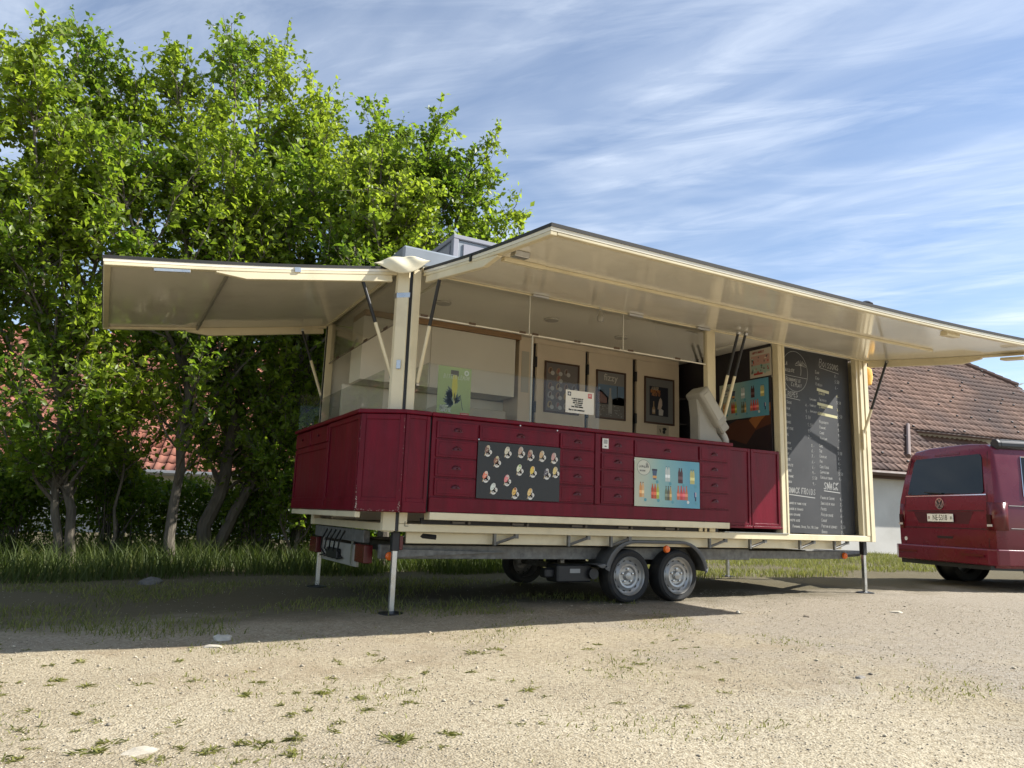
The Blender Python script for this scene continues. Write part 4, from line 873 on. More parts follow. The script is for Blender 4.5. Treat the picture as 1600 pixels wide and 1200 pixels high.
for k in range(9):
    a = hip[0].lerp(hip[1], k/9); b_ = hip[0].lerp(hip[1], (k+1.15)/9); MB().tube([a, b_], [.11, .135], 8).build('ridge_tile', TILEB, HB, 0, True)
for k in range(50): MB().tube([RP(-9+k*.39, 8.52, .04), RP(-9+k*.39+.44, 8.52, .04)], [.11, .135], 6).build('ridge_tile', TILEB, HB, 0, True)
MB().prism([(-.15, 0), (.02, .12), (.3, .16), (.02, .05)], -.01, .01, fr=(RP(12.8, 6.45, .1), e, Vector((0, 0, 1)), nb)).build('verge_finial', GREYP, HB)
wb = lambda s, d, z: Vector((P0.x, P0.y, 0))+e*s+nb*d+Vector((0, 0, z))
def wallbox(name, s0, s1, d0, d1, z0, z1, m=None): return MB().obox(Vector((P0.x, P0.y, 0)), e, nb, (0, 0, 1), s0, s1, d0, d1, z0, z1).build(name, m or PLAST, HB)
wallbox('wall', -8.6, 6.6, .45, .7, -.3, 2.52); wallbox('wall', 2.75, 12.3, 2.1, 2.4, -.3, 4.0); wallbox('wall', 12.0, 12.3, 2.41, 11, -.3, 5.6); wallbox('back_wall', -8.6, 12.3, 11.1, 11.4, -.3, 4.2)
quad_slab('roof', [RP(-9, 8.5, -.02), RP(10.55, 8.5, -.02), RP(10.55, 8.5, -.02)+nb*6.3-Vector((0, 0, 5.6)), RP(-9, 8.5, -.02)+nb*6.3-Vector((0, 0, 5.6))], .12, FASC, HB)
cp = Vector((-2.2144, -6.0162, .8198))+Vector((((1353-800)/1153)*rr.x+((600-473)/1153)*uu.x+fw.x, ((1353-800)/1153)*rr.y+((600-473)/1153)*uu.y+fw.y, ((1353-800)/1153)*rr.z+((600-473)/1153)*uu.z+fw.z))*27
m = MB().tube([cp-Vector((0, 0, 2.6)), cp-Vector((0, 0, .12))], .09, 10).lathe([(0, .08), (.12, .04), (.24, -.04), (.24, -.07), (0, -.07)], cp, (0, 0, 1), 16); m.build('stove_pipe', BLACK, HB, 0, True)
# red roofed house behind the trees at the left
A0 = Vector((-13, 17.6, 1.62)); A1 = Vector((6.5, 12.4, 1.62)); e2 = (A1-A0).normalized(); nb2 = Vector((-e2.y, e2.x, 0)); p2 = R_(38); up2 = nb2*math.cos(p2)+Vector((0, 0, math.sin(p2)))
HR = thing('red_roof_house', 'house with bright red tiled roof half hidden behind the trees', 'house', (A0.x+8, A0.y, 0)); LL = (A1-A0).length
roof_tiles('roof_tile', A0, e2, up2, lambda s, t_: True, 0, LL, 0, 7.2, TILER, HR, .25, .34, seed=7)
n2 = e2.cross(up2); quad_slab('roof', [A0-n2*.01, A1-n2*.01, A1+up2*7.4-n2*.01, A0+up2*7.4-n2*.01], .12, FASC, HR)
MB().tube([A0-up2*.08, A1-up2*.08], .07, 8).build('gutter', mat('zinc', (.3, .3, .29), .4, .5), HR, 0, True)
quad_slab('roof', [A0+up2*7.4, A1+up2*7.4, A1+up2*7.4+nb2*6-Vector((0, 0, 4.5)), A0+up2*7.4+nb2*6-Vector((0, 0, 4.5))], .1, FASC, HR)
MB().obox((A0.x, A0.y, 0), e2, nb2, (0, 0, 1), .3, LL-.3, .45, .7, -.4, 1.75).build('wall', PLAST, HR); MB().obox((A0.x, A0.y, 0), e2, nb2, (0, 0, 1), LL-.55, LL-.3, .71, 11, -.4, 4.0).build('wall', PLAST, HR)
ch_ = MB().obox(A0+e2*6.5+up2*3.2, e2, nb2, (0, 0, 1), 0, .6, 0, .6, -.4, 1.1); ch_.build('chimney', GREYP, HR, .01)

# ------------------------------------------------------------------ red van
VH = R_(-18.5); vx = Vector((math.cos(VH), math.sin(VH), 0)); vy = Vector((-vx.y, vx.x, 0)); VO = Vector((8.52, .50, .055))
VAN = thing('parked_van', 'dark red van with roof awning parked in front of the white house', 'van', VO)
def vp(a, b_, c): return VO+vx*a+vy*b_+Vector((0, 0, c))
vfr = (VO, vx, vy, (0, 0, 1))
VRED = mat('van_paint', (.125, .006, .018), .28, coat=.5, var=.05, vscale=3, spec=.3); VGL = mat('van_glass', (.006, .009, .010), .04, spec=.35); CHR = mat('chrome', (.75, .75, .75), .12, 1)
# body: lofted sections, nose at the far end
half = [(.30, .90), (.36, .935), (.62, .955), (.98, .955), (1.20, .94), (1.50, .885), (1.78, .825), (1.90, .785), (1.965, .68), (1.995, .38), (2.0, 0)]
def sect(a):
    out = []
    for z, y in half:
        if a > 3.3:                      # bonnet and windscreen
            k = min(1, (a-3.3)/1.45); zt = 2.0-(1.0*max(0, k-.18)/.82 if k > .18 else 0); zz = min(z, .98+(zt-.98)*((z-.98)/1.02) if z > .98 else z); y *= 1-.14*k*k; z = zz
        if a < .12: y *= 1-.035*((.12-a)/.12)**2; z = z-(.03*((.12-a)/.12)**2 if z > 1.8 else 0)
        out.append((y, z))
    return out
st = [.0, .03, .08, .14, .6, 1.2, 2.0, 2.8, 3.3, 3.55, 3.8, 4.1, 4.45, 4.75, 4.88]; vs = []; nS = 2*len(half)-1
for a in st:
    h = sect(a); ring = [(-y, z) for y, z in h]+[(y, z) for y, z in h[-2::-1]]
    for y, z in ring:
        lean = (.16*max(0, z-1.0)**1.3+.02*max(0, .5-z)) if a < .2 else 0
        vs.append(vp(a+lean*(1-a/.2 if a < .2 else 0), y, z))
fs = [(i*nS+j, i*nS+j+1, (i+1)*nS+j+1, (i+1)*nS+j) for i in range(len(st)-1) for j in range(nS-1)]
half_n = len(half)
for i in (0, len(st)-1):
    for j in range(half_n-1): fs.append((i*nS+j, i*nS+j+1, i*nS+nS-2-j, i*nS+nS-1-j))
fs += [(i*nS, (i+1)*nS, (i+1)*nS+nS-1, i*nS+nS-1) for i in range(len(st)-1)]
m = MB(); m.add(vs, fs); body = m.build('body', VRED, VAN, 0, True)
lean = lambda z: .16*max(0, z-1.0)**1.3+.02*max(0, .5-z)
def rear_patch(name, poly, h, m, th=.006, parent=None):     # polygon (y,z) seen on the tailgate
    mb = MB(); n = len(poly); mb.add([vp(lean(z)-h, y, z) for y, z in poly]+[vp(lean(z)-h+th, y, z) for y, z in poly], [tuple(range(n)), tuple(range(2*n-1, n-1, -1))]+[(i, (i+1) % n, n+(i+1) % n, n+i) for i in range(n)]); return mb.build(name, m, parent or VAN)
rw = rear_patch('rear_window', [(-.70, 1.285), (.70, 1.285), (.735, 1.31), (.655, 1.79), (.615, 1.835), (-.615, 1.835), (-.655, 1.79), (-.735, 1.31)], .012, VGL, .01)
rear_patch('window_trim', [(-.78, 1.262), (.78, 1.262), (.78, 1.277), (-.78, 1.277)], .012, CHR, .01)
rear_patch('brake_light', [(-.25, 1.86), (.25, 1.86), (.24, 1.885), (-.24, 1.885)], .006, REDLENS)
seam = mat('seam_black', (.008, .006, .006), .6)
for z, y in ((1.045, .74), (.80, .80)):
    rear_patch('tailgate_crease', [(-y, z), (y, z), (y, z+.010), (-y, z+.010)], .004, seam)
for s in (-1, 1):
    rear_patch('door_seam', [(s*.795, .56), (s*.801, .56), (s*.795, 1.2), (s*.745, 1.86), (s*.739, 1.86), (s*.789, 1.2)], .004, seam)
    # tail lamp wraps the corner
    mb = MB(); pts = [(.80, .0), (.90, .012), (.95, .06), (.962, .15)]; vsl = [vp(a+lean(z)-.012, s*(y+.006), z) for z in (.79, 1.16) for y, a in pts]
    mb.add(vsl, [(i, i+1, 5+i, 4+i) for i in range(3)]); tl = mb.build('tail_lamp', REDLENS, VAN, 0, True); tl.modifiers.new('t', 'SOLIDIFY').thickness = .02
    rear_patch('lamp_insert', [(s*.815, .84), (s*.90, .84), (s*.90, .87), (s*.815, .87)], .034, mat('clear_lens', (.55, .5, .48), .2), .004, tl)
    rear_patch('lamp_insert', [(s*.815, .88), (s*.885, .88), (s*.885, 1.0), (s*.815, 1.0)], .034, mat('smoke_lens', (.04, .008, .01), .15), .004, tl)
rear_patch('plate_recess', [(-.46, .87), (.50, .87), (.60, 1.035), (-.56, 1.035)], .002, mat('van_paint_shaded', (.06, .006, .012), .35), .003)  # flat patch, the shade of the recess painted as a darker van red
npb = rear_patch('number_plate', [(-.215, .895), (.285, .895), (.285, 1.005), (-.215, 1.005)], .03, WHITE, .01)
npb.location = (0, 0, 0)
text_mesh('plate_text', 'NE·5318', .112, vp(lean(.95)-.0315, .035, .949), -vy, (0, 0, 1), mat('plate_black', (.015, .015, .015), .5), npb, .0005, sx=.72)
for yy, c in ((.25, (.55, .03, .03)), (-.18, (.1, .25, .1))):
    rear_patch('plate_shield', [(yy-.016, .935), (yy, .925), (yy+.016, .935), (yy+.016, .97), (yy-.016, .97)], .0325, mat('shield%.1f' % yy, tuple(.25+.2*q for q in c), .5), .002, npb)
# emblem: ring with V over W
em = MB(); ec = (.06, 1.155); nR = 28
for r0, r1 in ((.082, .070),):
    vs = [vp(lean(1.16)-.016+d, ec[0]+r*math.cos(2*math.pi*k/nR), ec[1]+r*math.sin(2*math.pi*k/nR)) for d in (0, .014) for r in (r0, r1) for k in range(nR)]
    q = lambda d, r, k: d*2*nR+r*nR+k % nR
    em.add(vs, [f for k in range(nR) for f in ((q(0, 0, k), q(0, 0, k+1), q(0, 1, k+1), q(0, 1, k)), (q(0, 0, k), q(1, 0, k), q(1, 0, k+1), q(0, 0, k+1)), (q(0, 1, k), q(0, 1, k+1), q(1, 1, k+1), q(1, 1, k)))])
def stroke(pts):
    for (a, b_), (a2, b2) in zip(pts[:-1], pts[1:]):
        d = Vector((a2-a, b2-b_)).normalized(); nrm = Vector((-d.y, d.x))*.0065
        P_ = [vp(lean(1.16)-.015+dd, ec[0]-x, ec[1]+z) for dd in (0, .012) for x, z in ((a+nrm.x, b_+nrm.y), (a2+nrm.x, b2+nrm.y), (a2-nrm.x, b2-nrm.y), (a-nrm.x, b_-nrm.y))]
        em.add(P_, [(0, 1, 2, 3), (7, 6, 5, 4), (0, 4, 5, 1), (2, 6, 7, 3), (1, 5, 6, 2), (0, 3, 7, 4)])
stroke([(-.030, .064), (0, .010), (.030, .064)]); stroke([(-.064, .03), (-.032, -.06), (0, .0), (.032, -.06), (.064, .03)])
emo = em.build('emblem', CHR, VAN)
MB().lathe([(0, .0), (.069, .0), (.069, .008), (0, .008)], vp(lean(1.16)-.009, ec[0], ec[1]), vx, 24).build('emblem_back', mat('emblem_dark', (.03, .03, .032), .3), emo)
rear_patch('gate_handle', [(-.15, .66), (.13, .66), (.15, .69), (-.17, .69)], .004, seam); MB().lathe([(0, 0), (.03, 0), (.03, .006), (0, .006)], vp(-.004, .80, .63), vx, 14).build('round_sticker', WHITE, VAN)
MB().tube([vp(lean(1.3)-.03, 0, 1.30), vp(lean(1.3)-.035, .34, 1.325)], .012, 6).build('wiper', BLACK, VAN)
# bumper
bp_ = [(-.10, -.86), (-.12, -.5), (-.125, 0), (-.12, .5), (-.10, .86), (-.04, .975), (.12, .985), (.45, .965), (.45, .93), (.06, .93), (0, .84), (0, -.84), (.06, -.93), (.45, -.93), (.45, -.965), (.12, -.985), (-.04, -.975)]
bo = MB().prism(bp_, .33, .545, fr=vfr).build('bumper', VRED, VAN, .025, False, 3)
for s in (-1, 1): MB().obox(vp(-.128, s*.62, 0), vx, vy, (0, 0, 1), 0, .006, -.2, .2, .44, .47).build('reflector', REDLENS, bo)
MB().prism([(-.06, -.85), (-.06, .85), (.5, .9), (.5, -.9)], .27, .335, fr=vfr).build('underguard', BLACK, VAN)
def van_wheel(a, s):
    c = vp(a, s*.93, .33); ax = vy*s
    t_ = MB().lathe([(.20, -.2), (.29, -.21), (.325, -.19), (.335, -.15), (.335, -.06), (.325, -.02), (.29, .0), (.22, -.005), (.20, -.02)], c, ax, 36).build('wheel', RUB, VAN, 0, True)
    MB().lathe([(.205, -.1), (.205, -.01), (.195, -.012), (.17, -.04), (.08, -.05), (.06, -.03), (0, -.03)], c, ax, 30).build('rim', RIM, t_, 0, True)
for a in (.98, 3.98):
    for s in (-1, 1): van_wheel(a, s); MB().lathe([(.40, -.02), (.40, .012), (.36, .012), (.36, -.3)], vp(a, s*.945, .35), vy*s, 36).build('wheel_arch', BLACK, VAN, 0, True)
for s in (-1, 1):      # side glass and trim
    def sy(z): return np.interp(z, [q[0] for q in half], [q[1] for q in half])
    for a0, a1, sl in ((.46, 1.65, .10), (1.75, 2.95, .0)):
        poly = [(a0, 1.25), (a1, 1.25), (a1, 1.80), (a0+sl, 1.80), (a0+.02, 1.38)]; n = len(poly)
        mb = MB(); mb.add([vp(a, s*(sy(z)+.006), z) for a, z in poly]+[vp(a, s*(sy(z)-.01), z) for a, z in poly], [tuple(range(n)), tuple(range(2*n-1, n-1, -1))]+[(i, (i+1) % n, n+(i+1) % n, n+i) for i in range(n)]); mb.build('side_window', VGL, VAN)
        pts = [vp(a, s*(sy(z)+.008), z) for a, z in poly+[poly[0]]]; MB().tube(pts, .009, 5).build('window_trim', CHR, VAN, 0, True)
    for z in (.82, 1.12): MB().tube([vp(.2, s*(sy(z)+.002), z), vp(3.6, s*(sy(z)+.002), z)], .006, 5).build('body_line', seam, VAN)
    MB().obox(vp(0, 0, 0), vx, vy, (0, 0, 1), .48, .62, s*(sy(1.18)+.001), s*(sy(1.18)+.012), 1.17, 1.20).build('flap_badge', GREYP, VAN)
ws = [(3.42, .72, 1.86), (3.42, -.72, 1.86), (4.22, -.80, 1.16), (4.22, .80, 1.16)]
MB().add([vp(a+.035, y, z+.03) for a, y, z in ws], [(0, 1, 2, 3)]).build('windscreen', VGL, VAN)
aw = MB(); prf = [(-.04, .0), (.05, -.005), (.085, .03), (.085, .09), (.05, .125), (-.01, .125), (-.045, .09)]
aw.prism(prf, .28, 2.9, fr=(vp(0, -.74, 1.90), -vy, (0, 0, 1), vx)); awn = aw.build('roof_awning', mat('awning_black', (.03, .03, .032), .3, metal=.3), VAN, .01)
aw = MB(); aw.prism([(a*1.08, b_*1.08-.005) for a, b_ in prf], .225, .28, fr=(vp(0, -.74, 1.90), -vy, (0, 0, 1), vx)); aw.build('awning_cap', BLACK, awn, .008); MB().obox(vp(0, -.74, 1.90), vx, -vy, (0, 0, 1), .3, 2.88, .02, .05, .126, .13).build('awning_rail', STEEL, awn)

# ------------------------------------------------------------------ trees
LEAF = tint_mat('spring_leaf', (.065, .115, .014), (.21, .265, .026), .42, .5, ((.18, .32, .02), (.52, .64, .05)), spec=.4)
BARK = mat('bark', (.11, .093, .07), .9, var=.3, vscale=9, stretch=(3, 3, .6), bump=.5, bscale=25)
def leaf_mesh(P, D, size, r, droop=.25, wd=.33):
    """diamond leaves folded along the rib: 4 verts, 2 tris as one quad pair"""
    n = len(P); D = D/np.linalg.norm(D, axis=1, keepdims=True)
    nr = r.normal(0, 1, (n, 3)); nr[:, 2] = np.abs(nr[:, 2])+.4; side = np.cross(D, nr); side /= np.linalg.norm(side, axis=1, keepdims=True)+1e-9; up_ = np.cross(side, D)
    s = size[:, None]
    V = np.stack([P, P+D*s*.45+side*s*wd+up_*s*.08, P+D*s-up_*s*droop*.5, P+D*s*.45-side*s*wd+up_*s*.08], 1)
    base = 4*np.arange(n)[:, None]; F = np.concatenate([base+np.array([[0, 1, 2]]), base+np.array([[0, 2, 3]])], 1).reshape(-1, 3)
    return V.reshape(-1, 3), F
def bez(pts, n):
    pts = [np.array(p, float) for p in pts]; out = []
    for t_ in np.linspace(0, 1, n):
        q = pts
        while len(q) > 1: q = [q[i]*(1-t_)+q[i+1]*t_ for i in range(len(q)-1)]
        out.append(q[0])
    return np.array(out)
def tree(name, label, limbs, seed, dens=6.5, leaf=.09, spread=1.22, start=.15, group='trees along the yard edge', tintmu=.5):
    r = np.random.default_rng(seed); base = limbs[0][0][0]
    T_ = thing(name, label, 'tree', (base[0], base[1], float(gz(base[0], base[1])))  , group)
    mb = MB(); tw = MB(); LP = []; LD = []; LS = []
    for pts, r0, r1 in limbs:
        pts = [tuple(q) for q in pts]; hs = .94 if base[0] < 1 else .92; pts = [(q[0], q[1], q[2] if q[2] < 2.5 else 2.5+(q[2]-2.5)*hs-.25*min(1, (q[2]-2.5)/3)) for q in pts]; r0 *= .8
        ln = sum(np.linalg.norm(np.array(pts[i+1])-np.array(pts[i])) for i in range(len(pts)-1)); C_ = bez(pts, max(8, int(ln*2.2)))
        C_[1:-1] += r.normal(0, .03, (len(C_)-2, 3)); n = len(C_)
        mb.tube(C_, [r0+(r1-r0)*(i/(n-1))**.8 for i in range(n)], 9, caps=False)
        k = int(ln*(1-start)*dens*1.62)
        for u in np.sort(r.uniform(start, 1, k)):
            i = min(int(u*(n-1)), n-2); p = C_[i]+(C_[i+1]-C_[i])*(u*(n-1)-i); ax = C_[i+1]-C_[i]; ax /= np.linalg.norm(ax)
            h = r.normal(0, 1, 3); h -= ax*(h@ax); h /= np.linalg.norm(h)
            d = h*.85+ax*.55+np.array([0, 0, .35]); d /= np.linalg.norm(d); l2 = spread*r.uniform(.55, 1.45)*(1.15-.75*u)
            m_ = 6; B = np.array([p+d*l2*v+np.array([0, 0, .22*l2*v*v]) for v in np.linspace(0, 1, m_)]); B[1:] += r.normal(0, .025*l2, (m_-1, 3))
            tw.tube(B, [max(.004, .018*l2*(1-.8*v)) for v in np.linspace(0, 1, m_)], 4, caps=False)
            for q in range(int(5+l2*11)):
                v = r.uniform(.25, 1); j = min(int(v*(m_-1)), m_-2); s0 = B[j]+(B[j+1]-B[j])*(v*(m_-1)-j)
                d2 = d*.6+r.normal(0, .55, 3)+np.array([0, 0, .25]); d2 /= np.linalg.norm(d2); l3 = r.uniform(.18, .48)
                tw.tube([s0, s0+d2*l3], [.005, .002], 3, caps=False)
                g_ = r.integers(11, 18); vv = r.uniform(.15, 1.05, g_)[:, None]
                LP.append(s0+d2*l3*vv+r.normal(0, .025, (g_, 3))); LD.append(d2*.5+r.normal(0, .65, (g_, 3))+np.array([0, 0, -.12])); LS.append(leaf*r.uniform(.45, 1.35, g_))
    mb.build('trunk', BARK, T_, 0, True); o = tw.build('twigs', BARK, T_); o['kind'] = 'stuff'
    P = np.concatenate(LP); D = np.concatenate(LD); S = np.concatenate(LS); V, F = leaf_mesh(P, D, S, r)
    # young yellow-green growth towards the shoots, patchy
    tint = np.clip(tintmu+.22*np.sin(P[:, 0]*2.1+P[:, 2]*1.3+seed)+.15*np.sin(P[:, 1]*3+P[:, 2]*2.9)+r.normal(0, .2, len(P)), 0, 1)
    c_ = npmesh('crown', V, F, LEAF, T_, np.repeat(tint, 4)); c_['kind'] = 'stuff'
    return len(P)
G = lambda x, y: (x, y, float(gz(x, y))-.05)
tot = 0
tot += tree('broadleaf_tree', 'slender tree with forked pale trunk at the far left', [([G(-2.45, 5.0), (-2.75, 5.05, 1.6), (-3.1, 5.2, 4.2), (-3.25, 5.5, 7.75)], .085, .015), ([G(-2.62, 5.02), (-2.75, 5.0, 1.4), (-3.0, 4.6, 3.5), (-3.75, 5.0, 6.9)], .075, .012), ([(-2.85, 5.1, 2.4), (-2.6, 5.2, 4.2), (-2.35, 5.4, 7.3)], .05, .01), ([(-3.0, 4.9, 3.0), (-3.7, 4.6, 4.4), (-4.3, 4.6, 5.6)], .04, .01)], 21, 6.5)
tot += tree('broadleaf_tree', 'straight slim tree rising left of the side flap', [([G(-1.33, 4.77), (-1.35, 4.9, 2), (-1.4, 5.1, 4.5), (-1.9, 5.4, 7.6)], .095, .015), ([(-1.36, 4.9, 2.0), (-.9, 5.1, 4.0), (-1.2, 5.3, 8.2)], .06, .012), ([(-1.4, 5.0, 2.6), (-2.2, 4.6, 4.2), (-2.5, 4.4, 5.6)], .045, .01)], 22, 6.5)
tot += tree('broadleaf_tree', 'thick leaning many-stemmed tree behind the side flap', [([G(-.95, 5.5), (-.55, 5.55, 1.4), (-.3, 5.7, 4.0), (-.75, 5.9, 8.6)], .15, .018), ([G(-.75, 5.6), (.1, 5.6, 1.8), (.35, 5.8, 4.6), (.35, 6.0, 8.3)], .12, .016), ([(-.35, 5.6, 1.5), (.9, 5.7, 3.2), (1.5, 5.9, 5.5), (1.3, 6.0, 7.6)], .09, .012), ([(.05, 5.65, 2.2), (.5, 5.2, 4), (.2, 4.9, 6.0)], .06, .01), ([(-.5, 5.6, 1.8), (-1.0, 5.2, 3.4), (-.7, 4.9, 5.6)], .05, .01)], 23, 6.8)
tot += tree('broadleaf_tree', 'spreading tree whose crown rises above the trailer roof', [([G(1.4, 4.5), (1.45, 4.5, 2.4), (1.6, 4.45, 4.8), (1.75, 4.4, 7.4)], .12, .015), ([(1.45, 4.5, 2.6), (2.1, 4.4, 4.6), (2.45, 4.3, 6.9)], .08, .01), ([(1.5, 4.5, 3.0), (.9, 4.3, 4.8), (1.0, 4.4, 7.0)], .07, .01), ([(1.5, 4.5, 3.0), (2.0, 4.1, 4.1), (2.6, 4.0, 5.2)], .06, .01), ([(1.45, 4.5, 2.6), (1.0, 3.9, 3.8), (.5, 3.7, 4.6)], .05, .01)], 24, 7.0)
tot += tree('broadleaf_tree', 'small low tree peeping over the roof hatch', [([G(3.3, 4.6), (3.35, 4.6, 2.4), (3.4, 4.5, 4.0), (3.55, 4.4, 5.75)], .07, .01), ([(3.35, 4.6, 2.4), (3.0, 4.4, 3.8), (3.0, 4.4, 5.7)], .05, .01), ([(3.4, 4.6, 2.8), (3.7, 4.5, 3.9), (3.95, 4.4, 4.7)], .04, .008)], 25, 6.5)
tot += tree('broadleaf_tree', 'tall tree filling the gap behind the post cover', [([G(.6, 6.4), (.8, 6.4, 2.5), (1.3, 6.4, 5.2), (1.7, 6.3, 8.2)], .11, .015), ([(.8, 6.4, 2.6), (1.6, 6.3, 4.8), (2.3, 6.2, 7.4)], .07, .01), ([(.8, 6.4, 2.8), (.2, 6.2, 5.0), (.0, 6.2, 8.0)], .07, .01)], 29, 6.5)
tot += tree('broadleaf_tree', 'leafy tree cut by the left picture edge', [([G(-4.6, 5.6), (-4.5, 5.6, 2.4), (-4.4, 5.6, 4.6), (-4.15, 5.7, 7.2)], .09, .012), ([(-4.5, 5.6, 2.2), (-4.0, 5.3, 3.6), (-3.6, 5.2, 5.4)], .05, .01), ([(-4.5, 5.6, 2.6), (-5.2, 5.5, 4.2), (-5.4, 5.6, 6.2)], .05, .01)], 26, 6.5)
tot += tree('sapling', 'thin bare-stemmed sapling between the trunks', [([G(-2.05, 5.25), (-2.0, 5.3, 1.2), (-1.85, 5.4, 3.0)], .032, .008)], 27, 6, .075, .6, .4, group='saplings among the trees')
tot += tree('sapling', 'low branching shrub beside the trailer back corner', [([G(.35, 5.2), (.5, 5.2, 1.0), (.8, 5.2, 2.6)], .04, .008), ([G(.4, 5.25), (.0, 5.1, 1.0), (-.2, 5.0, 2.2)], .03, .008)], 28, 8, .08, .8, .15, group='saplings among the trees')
# hedge: dark clipped mass behind the trunks
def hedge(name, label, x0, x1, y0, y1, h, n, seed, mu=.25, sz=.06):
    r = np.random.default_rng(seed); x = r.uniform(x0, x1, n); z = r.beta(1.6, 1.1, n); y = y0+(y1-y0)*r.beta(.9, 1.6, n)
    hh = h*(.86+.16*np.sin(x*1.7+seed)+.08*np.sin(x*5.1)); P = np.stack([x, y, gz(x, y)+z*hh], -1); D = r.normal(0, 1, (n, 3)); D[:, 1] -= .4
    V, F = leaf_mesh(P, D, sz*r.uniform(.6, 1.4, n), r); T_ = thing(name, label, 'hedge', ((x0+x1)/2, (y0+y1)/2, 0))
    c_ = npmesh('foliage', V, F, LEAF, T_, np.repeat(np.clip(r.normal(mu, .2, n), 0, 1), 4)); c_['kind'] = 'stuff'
    m = MB()
    for k in range(int((x1-x0)*5)):
        xx = r.uniform(x0, x1); yy = r.uniform(y0+.1, y1); z0 = float(gz(xx, yy)); m.tube([(xx, yy, z0-.05), (xx+r.normal(0, .08), yy+r.normal(0, .08), z0+h*.45), (xx+r.normal(0, .16), yy+r.normal(0, .12), z0+h*.85)], [.014, .009, .004], 4)
    o = m.build('stems', BARK, T_); o['kind'] = 'stuff'
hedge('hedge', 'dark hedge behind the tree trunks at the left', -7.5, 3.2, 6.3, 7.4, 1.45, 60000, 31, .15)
def shrub(label, x, y, rx, h, n, seed, mu=.3):
    r = np.random.default_rng(seed); T_ = thing('shrub', label, 'shrub', (x, y, float(gz(x, y))), 'shrubs under the trees'); tw = MB(); LP = []; LD = []; z0 = float(gz(x, y))
    for k in range(n):
        a = r.uniform(0, 6.28); rad = rx*r.uniform(.1, 1); hh = h*r.uniform(.45, 1.05)*(1-.35*(rad/rx)**2); tip = np.array([x+rad*math.cos(a), y+.6*rad*math.sin(a), z0+hh]); b0 = np.array([x+r.normal(0, .12), y+r.normal(0, .1), z0-.03]); md = b0*.45+tip*.55+np.array([0, 0, .15*h])
        B = bez([b0, md, tip], 7); tw.tube(B, [.011, .009, .008, .006, .005, .004, .002], 4, caps=False)
        for v in r.uniform(.25, 1.03, 16):
            q = b0*(1-v)**2+md*2*v*(1-v)+tip*v*v; d = r.normal(0, 1, 3); d[2] += .2; d /= np.linalg.norm(d); g_ = 8
            LP.append(q+d*r.uniform(.02, .3, (g_, 1))+r.normal(0, .03, (g_, 3))); LD.append(d+r.normal(0, .7, (g_, 3)))
    o = tw.build('stems', BARK, T_); o['kind'] = 'stuff'; P = np.concatenate(LP); D = np.concatenate(LD); V, F = leaf_mesh(P, D, .075*r.uniform(.5, 1.35, len(P)), r)
    o = npmesh('foliage', V, F, LEAF, T_, np.repeat(np.clip(r.normal(mu, .22, len(P)), 0, 1), 4)); o['kind'] = 'stuff'
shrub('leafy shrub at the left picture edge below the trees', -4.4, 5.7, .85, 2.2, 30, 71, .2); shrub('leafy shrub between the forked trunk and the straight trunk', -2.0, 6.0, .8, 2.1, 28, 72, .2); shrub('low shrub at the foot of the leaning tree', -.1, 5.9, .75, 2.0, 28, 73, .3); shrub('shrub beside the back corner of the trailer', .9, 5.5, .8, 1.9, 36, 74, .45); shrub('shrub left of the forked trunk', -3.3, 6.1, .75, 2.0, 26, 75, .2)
hedge('hedge', 'leafy bushes behind the trailer chassis', 3.0, 6.2, 5.6, 7.0, 1.1, 9000, 32, .5)

# ------------------------------------------------------------------ grass and weeds
GRASS = tint_mat('grass_blade', (.06, .085, .018), (.24, .235, .075), .6, .3, ((.12, .18, .02), (.40, .40, .09)))
def blades(n, xy, hmin, hmax, seed, mu=.4, lean=.5, wd=.005):
    r = np.random.default_rng(seed); x, y = xy(r, n); n = len(x); h = r.uniform(hmin, hmax, n)*r.uniform(.5, 1, n); a = r.uniform(0, 6.28, n); b_ = r.uniform(0, 6.28, n); w_ = wd*r.uniform(.6, 1.5, n)
    B = np.stack([x, y, gz(x, y)-.004], -1); s = np.stack([np.cos(a), np.sin(a), 0*a], -1)*w_[:, None]; l = np.stack([np.cos(b_), np.sin(b_), 0*b_], -1)*(h*lean*r.uniform(.2, 1.2, n))[:, None]; zz = np.stack([0*h, 0*h, h], -1)
    V = np.stack([B-s, B+s, B+l*.35+zz*.6+s*.7, B+l*.35+zz*.6-s*.7, B+l+zz], 1)
    k = 5*np.arange(n)[:, None]; F = np.concatenate([k+np.array([[0, 1, 2]]), k+np.array([[0, 2, 3]]), k+np.array([[3, 2, 4]])], 1).reshape(-1, 3)
    return V.reshape(-1, 3), F, np.repeat(np.clip(r.normal(mu, .25, n), 0, 1), 5)
def patchy(x0, x1, y0, y1, thr, sc=1.0, edge=None):
    def f(r, n):
        x = r.uniform(x0, x1, n); y = r.uniform(y0, y1, n); q = np.sin(x*1.9*sc+1.3*np.sin(y*1.7*sc))+np.sin(y*2.6*sc+1.1*np.sin(x*2.3*sc))+r.normal(0, .5, n); k = q > thr
        if edge: k &= edge(x, y)
        return x[k], y[k]
    return f
def grass(name, label, *a, **k): V, F, T = blades(*a, **k); tag(npmesh(name, V, F, GRASS, tint=T), label, 'grass', kind='stuff')
grass('grass', 'short shaded grass in front of the trees', 40000, patchy(-5.5, 2.6, -.55, 4.6, .35, 1.2, lambda x, y: (y > -.45+.25*np.sin(x*1.3)+.1*np.sin(x*4))), .02, .085, 41, mu=.6, lean=1.0, wd=.0035)
grass('tall_grass', 'tall unmown grass at the foot of the trees', 26000, patchy(-6, 3.5, 3.5, 6.3, -.9, 1.3), .06, .48, 42, mu=-.1, lean=.8, wd=.005)  # blade tint set dark to paint shade over the sunlit strip
